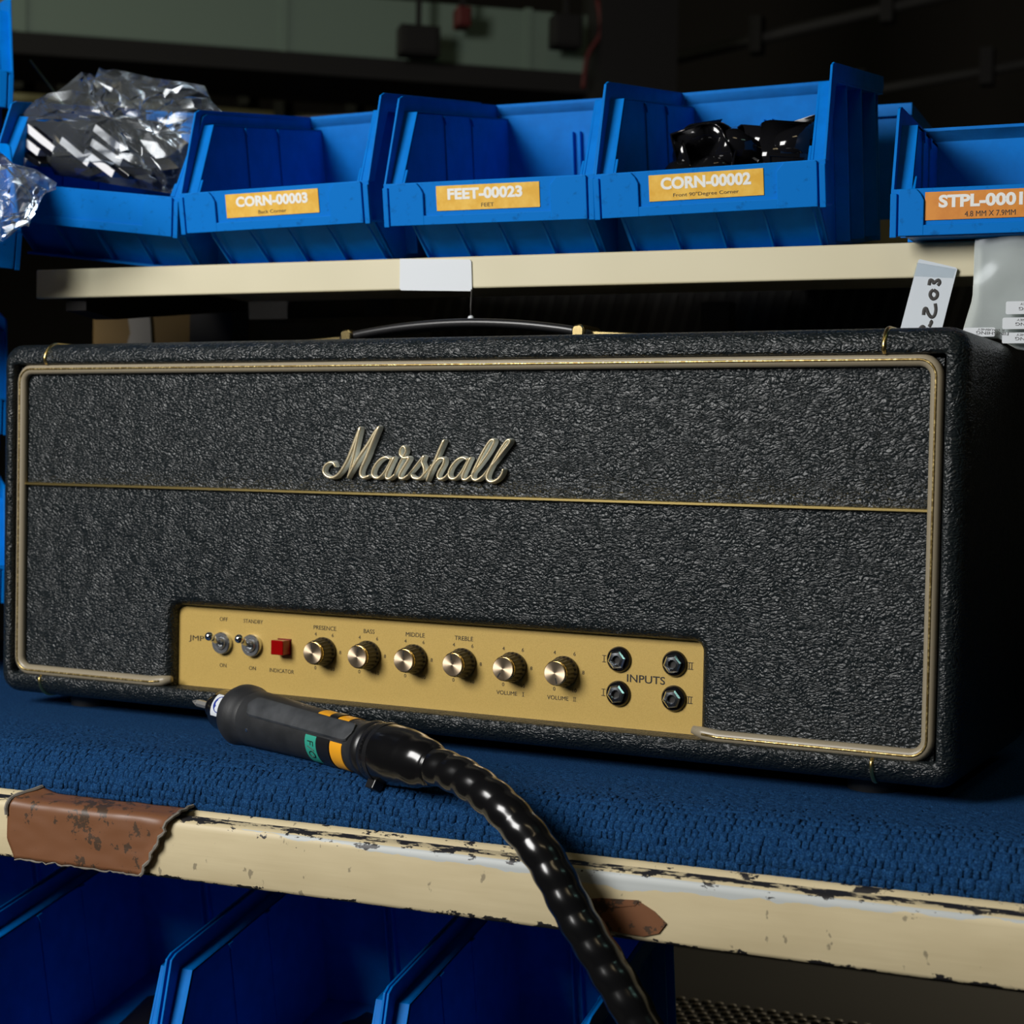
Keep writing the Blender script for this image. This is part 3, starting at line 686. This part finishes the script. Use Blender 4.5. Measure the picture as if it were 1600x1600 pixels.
body_r = lambda t: .0186 - .0022*min(1, max(0, (t-.012)/.10)) if t < .135 else .0164
bd_ = tl('body', [(.008,.0150),(.014,.0190),(.022,.0188),(.050,.0178),(.080,.0170),(.112,.0164),(.140,.0164),(.146,.0170),(.1475,.0176),(.1480,.0150)], 'rubber', 56)
tl('nose', [(-.046,.0046),(-.0425,.0078),(-.0405,.0082),(-.0395,.0078),(-.036,.0092),(-.032,.0112),(-.0305,.0136),(-.0295,.0142),(-.006,.0146),(0,.0146)], 'black_gloss', 40)
tl('collar', [(-.0085,.0140),(-.0098,.0175),(-.0085,.0198),(-.0045,.0213),(.0010,.0212),(.0050,.0199),(.0090,.0190),(.0135,.0187),(.016,.0170)], 'rubber', 56)
bit = tl('bit', [(-.0640,.0026),(-.0440,.0026)], 'bit_steel', 6, auto=20)
mb = MB()
for a in (45, 135):
    P = [T(-.0705, R(a), .0005), T(-.0705, R(a+180), .0005), T(-.0640, R(a+180), .0026), T(-.0640, R(a), .0026)]
    dv = (nv_*math.cos(R(a+90)) + upv*math.sin(R(a+90)))*.0006
    mb.add([tuple(p+dv) for p in P] + [tuple(p-dv) for p in P], [(0,1,2,3),(7,6,5,4),(0,1,5,4),(1,2,6,5),(2,3,7,6),(3,0,4,7)])
mb.build('cross_tip', 'bit_steel', bit)
stk = patch('warning_sticker', -.0245, -.0070, -6, 58, lambda t: .0145, 'paper_white', .00025, tool)
mb = MB(); ctr = (-.0200, 30)
def disc(mb, tc, ac, rad, r, n=20): mb.add([tuple(T(tc, R(ac), r))] + [tuple(T(tc + rad*math.cos(2*PI*k/n), R(ac) + rad*math.sin(2*PI*k/n)/.0147, r)) for k in range(n)], [(0, k+1, (k+1) % n + 1) for k in range(n)])
disc(mb, -.0165, 28, .0062, .01485); mb.build('blue_disc', 'sticker_blue', stk)
mb = MB(); disc(mb, -.0155, 37, .0016, .01495); disc(mb, -.0180, 30, .0022, .01495); disc(mb, -.0160, 21, .0024, .01495); disc(mb, -.0142, 27, .0012, .01495); mb.build('pictogram', 'paper_white', stk)
patch('red_sticker', -.0150, -.0115, -18, -4, lambda t: .0145, 'sticker_red', .0002, tool)
lv = patch('lever', .0240, .1440, 18, 66, lambda t: body_r(t) + .0001, 'lever_grey', .0016, tool, 40, 14, .006)
patch('yellow_tape', .0945, .1085, 70, 118, body_r, 'yellow_tape', .0004, tool)
patch('yellow_tape', .1170, .1290, 70, 118, body_r, 'yellow_tape', .0004, tool)
patch('yellow_tape', .1240, .1370, -66, 12, body_r, 'yellow_tape', .0004, tool)
gt = patch('green_tape', .0965, .1085, -66, 13, body_r, 'green_tape', .0004, tool)
# letters F/O printed round the green tape
def cyl_strokes(strokes, t_c, a_c, h, r, parent):
    mb = MB()
    for s_ in strokes:
        P = [T(t_c + (v_-.5)*h, R(a_c) - u*h/r, r) for u, v_ in s_]; mb.tube(P, .00030, 5)
    mb.build('lettering', 'ink', parent)
ST = [[(0,1),(0,0)],[(0,1),(.45,1)],[(0,.55),(.38,.55)],[(.55,-.05),(.95,1.05)]]
ST.append([(1.5+.4*math.cos(2*PI*k/16), .5+.5*math.sin(2*PI*k/16)) for k in range(17)])
cyl_strokes(ST, .1025, 0, .0060, .0171, gt)
patch('dark_band', .1085, .1165, 67, 122, body_r, 'black_plastic', .0010, tool)
patch('dark_band', .1090, .1230, -70, 14, body_r, 'black_plastic', .0007, tool)
MB().rings([[tuple(T(.0275 + .0012*math.cos(2*PI*k/12), R(-12) + .0012*math.sin(2*PI*k/12)/.0186, r)) for k in range(12)] for r in (.0180, .0188)]).build('screw', 'steel', bd_)
tl('rear_cap', [(.1470,.0150),(.1476,.0180),(.1500,.0185),(.1525,.0183),(.1540,.0176),(.1560,.0184),(.1600,.0186),(.1620,.0180)], 'black_plastic', 48)
# wrapped hose: dome, then scalloped spiral hanging over the rail
hpts = [T(.160, 0, 0) + TO, Vector((.0500,-.1125,.0195)), Vector((.0710,-.1232,.0190)), Vector((.0965,-.1345,.0165)), Vector((.1200,-.146,.0095)), Vector((.1394,-.155,.0000)), Vector((.1619,-.162,-.0188)), Vector((.1836,-.168,-.0475)), Vector((.204,-.172,-.0726)), Vector((.2241,-.176,-.0990)), Vector((.262,-.180,-.160)), Vector((.29,-.18,-.24))]
sp_ = catmull(hpts, 60); ds = [0.]
for a, b in zip(sp_, sp_[1:]): ds.append(ds[-1] + (b-a).length)
N = 40; loops = []; up = Vector((0, 0, 1))
for i, p in enumerate(sp_):
    t = (sp_[min(len(sp_)-1, i+1)] - sp_[max(0, i-1)]).normalized(); up = (up - t*up.dot(t)).normalized(); sd = t.cross(up); s_ = ds[i]
    if s_ < .052:
        f = s_/.052; r0 = .0186*math.sqrt(max(0, 1-(max(0, f-.12)*.88)**2)) ; r0 = max(r0, .0112) if f > .2 else r0
        r0 = max(.0112, r0); am = .034*max(0, f-.55)/.45
    else: r0 = .0113; am = .034
    l = []
    for k in range(N):
        a = 2*PI*k/N; ph = 2*PI*(s_-.040)/.0155 + a*1.0
        wv_ = .55*math.sin(ph) + .45*(abs(math.sin(ph/2 + PI/4))*2-1.2)
        r = r0*(1 + am*wv_)
        if s_ < .05: r += .0007*noise.noise((a*1.3, s_*60, 2))*min(1, s_/.02)
        l.append(tuple(p - TO + (up*math.cos(a) + sd*math.sin(a))*r))
    loops.append(l)
ho = MB().rings(loops).build('hose', 'hose_skin', tool, smooth=True); ho['label'] = 'glossy black spiral wrapped hose'
ct = MB().rings([[tuple(T(t, 2*PI*k/40, r)) for k in range(40)] for t, r in ((.1625,.0182),(.1625,.0192),(.1665,.0192),(.1665,.0182))], False, False, True).build('cable_tie', 'black_plastic', tool)
M_ = Matrix.Translation(T(.1645, R(-62), .0208)) @ Matrix((( ax.x, nv_.x, upv.x, 0),(ax.y, nv_.y, upv.y, 0),(ax.z, nv_.z, upv.z, 0),(0,0,0,1))) @ Matrix.Rotation(R(-62), 4, 'X')
MB().box(-.0038, .0038, -.0030, .0030, -.0040, .0040, M_).build('tie_head', 'black_plastic', ct, bev=.0006)

# ------------------------------------------------------------------ black corner pieces in the CORN-00002 bin
def corner_mesh():
    bm = bmesh.new(); bmesh.ops.create_cube(bm, size=.036)
    dele = [f for f in bm.faces if min(f.normal) < -.9]; bmesh.ops.delete(bm, geom=dele, context='FACES')
    ed = [e for e in bm.edges if len(e.link_faces) == 2]
    bmesh.ops.bevel(bm, geom=ed + [v_ for v_ in bm.verts if len(v_.link_faces) == 3], offset=.012, segments=5, affect='EDGES', profile=.5)
    bd = [e for e in bm.edges if len(e.link_faces) == 1]
    g = bmesh.ops.extrude_edge_only(bm, edges=bd); vs2 = [x for x in g['geom'] if isinstance(x, bmesh.types.BMVert)]
    for v_ in vs2: v_.co += (Vector((.0, .0, .0)) - v_.co).normalized()*.002
    ct_ = Vector((.018, .018, .018))
    for f in bm.faces: f.smooth = True
    me = bpy.data.meshes.new('amp_corner'); bm.to_mesh(me); bm.free(); me.materials.append(MATS['black_gloss']); return me
cm_ = corner_mesh(); rnd = random.Random(11)
spots = [(.135,.165,.405),(.150,.185,.402),(.172,.170,.403),(.190,.185,.402),(.205,.165,.402),(.222,.180,.404),(.160,.150,.401),(.195,.150,.400),(.222,.150,.400),
         (.140,.175,.427),(.158,.180,.430),(.176,.165,.424),(.193,.178,.428),(.212,.172,.424),(.228,.172,.427),(.150,.155,.421)]
for i, p in enumerate(spots):
    o = bpy.data.objects.new('amp_corner', cm_); C.objects.link(o); o.location = ((p[0]-.182)*.84+.178, p[1]+.004, p[2])
    o.rotation_euler = (rnd.uniform(0, 6.28), rnd.uniform(0, 6.28), rnd.uniform(0, 6.28))
    so = o.modifiers.new('solid', 'SOLIDIFY'); so.thickness = .0022; so.offset = -1
    tag(o, 'glossy black plastic amplifier corner in the CORN-00002 bin', 'amp corner', 'black corners in the bin')

# ------------------------------------------------------------------ clear bags and the strips inside
def bag(outline, y0, bulge, seed, lab, cell):
    pts = [Vector((x, 0, z)) for x, z in outline]; n0 = len(pts); fine = []
    for i in range(n0):
        for k in range(3): fine.append(pts[i].lerp(pts[(i+1) % n0], k/3))
    pts = fine; n = len(pts); c = sum(pts, Vector())/n; nr = 9; P = []; F = []; rg = random.Random(int(seed*10))
    for side in (-1, 1):
        b0 = len(P)
        for j in range(nr+1):
            rho = j/nr
            for i in range(n):
                jt = (rg.uniform(-1, 1), rg.uniform(-1, 1), rg.uniform(-1, 1)) if 0 < j < nr else (0, 0, 0)
                q = c + (pts[i]-c)*rho; k = math.sqrt(max(0, 1-rho**2.4)); q = q + Vector((jt[0], 0, jt[1]))*cell*.35*min(1, rho*2)
                f1 = noise.noise((q.x*24+seed, q.z*24, side)); f2 = noise.noise((q.x*55, q.z*50+seed, side*2))
                y = y0 + side*(bulge*k + .018*(abs(f1)-.2)*(.3+.7*k) + .010*(abs(f2)-.2)) + .008*noise.noise((q.x*18, q.z*18, seed)) + jt[2]*cell*.10
                P.append((q.x, y, q.z))
        for j in range(nr):
            for i in range(n):
                a, b = b0+j*n+i, b0+j*n+(i+1) % n
                if (i + j) % 2: F += [(a, b, b+n), (a, b+n, a+n)]
                else: F += [(a, b, a+n), (b, b+n, a+n)]
    base = Vector((c.x, y0, min(p.z for p in pts)))
    e = empty('plastic_bag', base); tag(e, lab, 'bag')
    MB().add([tuple(Vector(p)-base) for p in P], F).build('film', 'bag_film', e, auto=24)
    return e
bag([(-.4538,.4784),(-.4439,.4896),(-.4177,.5029),(-.3822,.5174),(-.3693,.5144),(-.3548,.5196),(-.3189,.5108),(-.2680,.5006),(-.2666,.4903),(-.2534,.4792),(-.2574,.4667),(-.2670,.4418),(-.2764,.4187),(-.2885,.4126),(-.3020,.4147),(-.3585,.4250),(-.4168,.4357)], .150, .034, 3.1, 'clear plastic bag of black strips in a blue bin', .012)
bag([(-.3900,.4340),(-.3596,.4284),(-.3415,.4164),(-.3178,.4105),(-.2972,.3990),(-.3233,.3834),(-.3321,.3790),(-.3409,.3673),(-.3587,.3582),(-.3900,.3560)], .005, .016, 8.7, 'crumpled empty clear plastic bag hanging out of a blue bin', .008)
bars = [(-.4106,.466),(-.4260,.4640),(-.4400,.4560),(-.3750,.4530),(-.3510,.4425),(-.3440,.4510),(-.3415,.4615)]
for i, (x, z) in enumerate(bars):
    e = empty('metal_strip', (x, .132, z), (R(9), R(36 - 2*(i % 3)), 0)); tag(e, 'flat black strip with a white insert inside the clear bag', 'strip', 'black strips in the bag')
    MB().prism_y([(-.030,-.0022),(.026,-.0022),(.031,-.001),(.031,.0022),(.029,.0028),(-.028,.0010),(-.030,.000)], -.004, .085).build('channel', 'black_gloss', e, bev=.0004)
    MB().box(-.018, .017, -.0052, .080, -.0080, -.0016).build('insert', 'strip_white', e, bev=.0004)
    for xx in (-.019, .012): MB().box(xx, xx+.0016, -.0049, .078, -.0064, -.0014).build('clip', 'black_plastic', e)
rd = MB().tube([(-.5060,.2300,.5560),(-.4720,.2200,.5240),(-.4390,.2100,.4930)], .0013, 8).build('thin_rod', 'green_rod', None, smooth=True)
tag(rd, 'thin greenish rod leaning out of the bag of black strips', 'rod')

# ------------------------------------------------------------------ things stuck to the shelf lip
tg_ = empty('card_tag', (.3225, .0975, .2855)); tag(tg_, 'white card tag with black handwritten number taped to the shelf lip', 'tag')
TB = Vector((.3225, .0975, .2855))
def rel(pts, y): return [(x-TB.x, z-TB.z) for x, z in pts]
MB().prism_y(rel([(.3160,.3366),(.3170,.3372),(.3400,.3312),(.3410,.3300),(.3310,.2855),(.3040,.2855)], 0), -.0004, .0004).build('card', 'tag_white', tg_)
MB().prism_y(rel([(.3150,.3350),(.3402,.3300),(.3385,.3243),(.3128,.3262)], 0), -.0007, -.0004).build('clear_tape', 'tape_film', tg_)
HAND = [[(3233,3200),(3239,3232),(3254,3228),(3263,3214),(3273,3222),(3292,3232),(3301,3215),(3288,3197)],
        [(3263,3169),(3246,3156),(3243,3133),(3260,3111),(3283,3121),(3287,3150),(3263,3169)],
        [(3203,3007),(3206,3042),(3220,3048),(3232,3018),(3253,2992),(3273,3004),(3281,3041),(3275,3081)],
        [(3246,2968),(3255,2958),(3240,2929)], [(3183,2920),(3198,2932),(3212,2921)]]
for st_ in HAND:
    c = catmull([(x*1e-4-TB.x, 0, z*1e-4-TB.z) for x, z in st_], 5); mb = MB()
    mb.tube([(p.x, 0, p.z) for p in c], .00115, 8); mb.v = [(x, -.0005 + y*.12, z) for x, y, z in mb.v]; mb.build('handwriting', 'ink', tg_)
sh = empty('label_sheet', (.400, .091, .2850)); tag(sh, 'pale sheet of small printed name labels hanging from the shelf lip', 'label sheet')
SB = Vector((.400, .091, .2850))
nx_, nz_ = 20, 16; P = []
for j in range(nz_+1):
    for i in range(nx_+1):
        f = i/nx_; zb_ = .2845 - .0080*min(1, max(0, f-.20)/.12); z = zb_ + (.3484-zb_)*j/nz_; xl = .3455 + .0065*min(1, max(0, z-.2845)/.026); x = xl + (.460-xl)*f
        P.append((x-SB.x, .002*math.sin(f*9+z*60)*(1-f*.3) + .004*(1-j/nz_)*math.sin(f*3) + .0012*noise.noise((x*60, z*60, 1)), z-SB.z))
F = [(j*(nx_+1)+i, j*(nx_+1)+i+1, (j+1)*(nx_+1)+i+1, (j+1)*(nx_+1)+i) for j in range(nz_) for i in range(nx_)]
o = MB().add(P, F).build('backing_paper', 'backing', sh, smooth=True); so = o.modifiers.new('solid', 'SOLIDIFY'); so.thickness = .0004
fl = MB().add([(x*1.0+.001, y-.0042 - .0022*abs(noise.noise((x*45, z*45, 6))) - .003*math.sin(x*60)**2, z) for x, y, z in P], F).build('clear_film', 'sheet_film', sh, smooth=True)
for x0, x1, z0, z1 in ((.3738,.4300,.2990,.3071),(.3720,.4300,.2896,.2969),(.3720,.4300,.2806,.2874),(.3480,.3676,.2850,.2908)):
    stck = MB().prism_y([(a-SB.x, b-SB.z) for a, b in rrect(x0, x1, z0, z1, .001, 3)], -.0090, -.0087).build('name_sticker', 'paper_white', sh)
    h = z1 - z0
    if h > .005:
        cx = x0 + .018
        text('lettering', 'FINISHING', .003, 'ink', stck, (cx-SB.x, -.00905, z0+h*.36-SB.z), rot=(R(90), R(183), 0), width=.0200, height=.0020)
        text('lettering', 'R DAUBNEY', .003, 'ink', stck, (cx-SB.x-.001, -.00905, z0+h*.74-SB.z), rot=(R(90), R(183), 0), width=.0165, height=.0013)
wr = MB().tube([(-.0042,.0985,.3245),(-.0044,.0982,.3120),(-.0040,.0980,.3030)], .0006, 6); 
wo = empty('hanging_wire', (-.004, .098, .302)); tag(wo, 'thin wire with a pale bead hanging below the white sticker', 'wire')
W0 = Vector((-.004, .098, .302)); wr.v = [tuple(Vector(p)-W0) for p in wr.v]; wr.build('wire', 'dark_steel', wo, smooth=True)
MB().lathe([(-.0022,.0006),(-.0016,.0019),(0,.0024),(.0016,.0019),(.0022,.0006)], 12, 'z', (0,0,.0012)).build('bead', 'paper_white', wo, smooth=True)

# ------------------------------------------------------------------ things standing behind the amplifier
def carton(name, x0, x1, y0, y1, z0, z1, material, lab, flap=True, rz=0.):
    c0 = Vector(((x0+x1)/2, (y0+y1)/2, z0)); e = empty(name, c0, (0, 0, R(rz))); tag(e, lab, 'box')
    hx, hy, h = (x1-x0)/2, (y1-y0)/2, z1-z0
    MB().box(-hx, hx, -hy, hy, 0, h-.002).build('carton_body', material, e, bev=.002)
    if flap:
        MB().box(-hx, hx, -hy, -.001, h-.002, h).build('flap', material, e); MB().box(-hx, hx, .001, hy, h-.002, h).build('flap', material, e)
    return e
carton('cardboard_box', -.400, -.208, .425, .462, .0, .336, 'cardboard', 'narrow brown cardboard box behind the amplifier handle')
carton('yellow_box', -.590, -.462, .44, .52, .0, .362, 'yellow_card', 'yellow card box standing behind the rack upright')
carton('black_box', -.378, -.290, .475, .540, .0, .545, 'soot', 'tall black box sticking up behind the CORN-00003 bin', rz=4)
pp = MB().prism_y([(-.022,0),(.016,0),(.012,.045),(.004,.062),(-.018,.060),(-.012,.030)], -.001, .001).build('paper_scrap', 'scrap', None, loc=(-.527, .436, .295))
tag(pp, 'pale crumpled paper scrap stuck on the yellow box', 'paper')
bpn = empty('mesh_panel', (.25, .60, 0)); tag(bpn, 'dark perforated steel panel closing the back of the rack', 'panel')
mb = MB()
for k in range(74): x = -.62 + k*.0165; mb.add([(x, -.001, 0), (x+.006, -.001, 0), (x+.146, -.001, .52), (x+.140, -.001, .52)], [(0,1,2,3)])
mb.build('mesh_strands', 'dark_steel', bpn); MB().box(-.9, .75, .0005, .003, 0, .52).build('mesh_sheet', 'dark_mesh', bpn)

# dark sacks added to the under-bench bins to stop light bouncing inside
for xc_, lab in ((-.410, 'added black sack blocking light in the bench bin at the tape end'), (-.241, 'added black sack blocking light in the bin below the torn tape'), (-.073, 'added black sack blocking light in the middle bench bin'), (.081, 'added black sack blocking light in the bin behind the hose')):
    P = []; nu_, nv2 = 22, 14; F = []
    for j in range(nv2+1):
        for i in range(nu_):
            a = 2*PI*i/nu_; b = PI*j/nv2 - PI/2; r = 1 + .12*noise.noise((math.cos(a)*2+xc_*9, math.sin(a)*2, b*2))
            sq = lambda t_: math.copysign(abs(t_)**.55, t_)
            P.append((.055*sq(math.cos(a))*math.cos(b)**.6*r, .078*sq(math.sin(a))*math.cos(b)**.6*r, .030*math.sin(b)*r + .032))
    for j in range(nv2):
        for i in range(nu_): F.append((j*nu_+i, j*nu_+(i+1) % nu_, (j+1)*nu_+(i+1) % nu_, (j+1)*nu_+i))
    o = MB().add(P, F).build('light_block_sack', 'black_plastic', None, smooth=True, loc=(xc_, .090, -.300)); o.rotation_euler = (R(11), 0, 0)
    tag(o, lab, 'sack', 'added light blocking sacks in the bench bins')

# ------------------------------------------------------------------ supports: side rack, lower shelf, studded plate
rk = empty('side_rack', (-.62, .30, -1.0)); tag(rk, 'dark steel side rack carrying the bins left of the amplifier', 'rack')
for x, y in ((-.28, -.05), (-.20, .22)): MB().box(x-.012, x+.012, y-.012, y+.012, 0, 1.60).build('post', 'dark_steel', rk)
MB().box(-.155, -.150, -.20, .20, .85, 1.72).build('louvre_panel', 'dark_steel', rk)
lsf = empty('lower_shelf', (0, .15, -.345)); tag(lsf, 'dark lower shelf under the bench holding blue bins', 'shelf')
MB().box(-.58, .155, -.17, .24, 0, .018).build('board', 'dark_steel', lsf); MB().box(-.58, .155, .03, .045, .018, .058).build('bin_rest', 'dark_steel', lsf)
sp2 = empty('studded_plate', (.17, .50, -.305)); tag(sp2, 'dark plate with rows of pale studs under the bench', 'plate')
MB().box(-.22, .42, -.16, .16, -.004, 0).build('plate', 'soot', sp2)
sm_ = MB().lathe([(0,.0042),(.0010,.0038),(.0016,.0022),(.0018,.0006)], 12, 'z').build('stud', 'stud_tan', sp2, smooth=True).data
first = True
for j in range(12):
    for i in range(24):
        x = -.14 + i*.0125 + (j % 2)*.00625; y = -.13 + j*.0115
        if first: o = [c_ for c_ in sp2.children if c_.name.startswith('stud')][0]; first = False
        else: o = bpy.data.objects.new('stud', sm_); C.objects.link(o); o.parent = sp2
        o.location = (x, y, 0)

# ------------------------------------------------------------------ far hall: duct, pipes, boxes, cables
def along(name, A, B, h, d, material, lab, cat, ext=(0., 0.)):
    A = Vector(A); B = Vector(B); u = (B-A).normalized(); A = A - u*ext[0]; B = B + u*ext[1]; Lh = (B-A).length/2; c = (A+B)/2
    e = empty(name, c, (0, 0, math.atan2(u.y, u.x))); tag(e, lab, cat); return e, Lh
DA, DB = (-2.188, 2.2265, 1.20), (-1.036, 3.055, 1.20)
e, Lh = along('air_duct', DA, DB, .16, .3, 'duct_green', 'long grey green air duct high in the dark hall', 'duct', (1.5, .20))
MB().box(-Lh, Lh, 0, .30, 0, .150).build('casing', 'duct_green', e, bev=.004)
MB().box(-Lh, Lh, -.02, .30, -.055, -.004).build('lower_flange', 'soot', e)
for k in range(5): MB().box(-Lh + .3 + k*.62, -Lh + .32 + k*.62, -.004, .30, -.004, .154).build('joint_band', 'duct_green', e)
colm = empty('steel_column', (-.90, 3.10, -1.0), (0, 0, R(36))); tag(colm, 'dark steel column at the end of the air duct', 'column')
MB().box(-.11, .09, -.05, .05, 0, 4.55).build('web', 'soot', colm); MB().box(-.11, .09, -.09, -.05, 0, 4.55).build('flange', 'soot', colm); MB().box(-.11, .09, .05, .09, 0, 4.55).build('flange', 'soot', colm)
for nm, A, B, r, mt, lab in (('pipe', (-2.75,2.75,1.262), (-1.62,3.62,1.262), .020, 'duct_warm', 'pale horizontal pipe running under the air duct'),
                             ('pipe', (-2.75,2.95,1.225), (-1.62,3.82,1.225), .016, 'duct_warm', 'thinner pale pipe below the other pipe'),
                             ('conduit', (-1.30,3.6,1.30), (.30,4.2,1.72), .018, 'dark_steel', 'dark conduit slanting up across the hall'),
                             ('conduit', (-1.00,3.7,1.18), (.55,4.3,1.50), .015, 'dark_steel', 'thin dark conduit below the slanting one'),
                             ('cable', (-.10,4.7,1.36), (.75,5.0,1.52), .012, 'soot', 'sagging black cable at the right of the hall')):
    A = Vector(A); B = Vector(B); c = (A+B)/2; mid = c + (Vector((0,0,-.06)) if nm == 'cable' else Vector())
    e = empty(nm, c); tag(e, lab, nm)
    MB().tube([tuple(p-c) for p in catmull([A, A.lerp(mid, .5), mid, mid.lerp(B, .5), B], 4)], r, 12).build(nm + '_run', mt, e, smooth=True)
    for f in (.12, .34, .56, .78):
        p = A.lerp(B, f) - c; MB().box(p.x-.018, p.x+.018, p.y-.035, p.y+.02, p.z-.045, p.z+.06).build('clamp', 'soot', e)
for P_, sx_, sz_, mt, lab in (((-1.325, 2.72, 1.222), .050, .036, 'soot', 'black switch box hanging in front of the air duct'), ((-1.020, 2.93, 1.272), .037, .040, 'soot', 'black square junction box at the end of the air duct'), ((-1.235, 2.78, 1.287), .018, .024, 'red_cable', 'small dark red box on the air duct')):
    e = empty('junction_box', (P_[0], P_[1], P_[2]-sz_), (0, 0, R(36))); tag(e, lab, 'junction box')
    MB().box(-sx_, sx_, -.03, .03, 0, 2*sz_).build('case', mt, e, bev=.004); MB().box(-sx_*.8, sx_*.8, -.034, -.03, sz_*.2, sz_*1.8).build('lid', mt, e, bev=.002)
    MB().box(-.006, .006, -.006, .006, 2*sz_, 2*sz_+.14).build('hanger', 'soot', e)
rc = MB().tube(catmull([(-.955,2.98,1.36),(-.945,2.98,1.28),(-.975,2.97,1.22),(-.985,2.97,1.14)], 6), .006, 8); rc0 = Vector((-.96, 2.98, 1.14)); rc.v = [tuple(Vector(p)-rc0) for p in rc.v]
tag(rc.build('red_cable', 'red_cable', None, smooth=True, loc=rc0), 'thin dark red cable drooping beside the square junction box', 'cable')
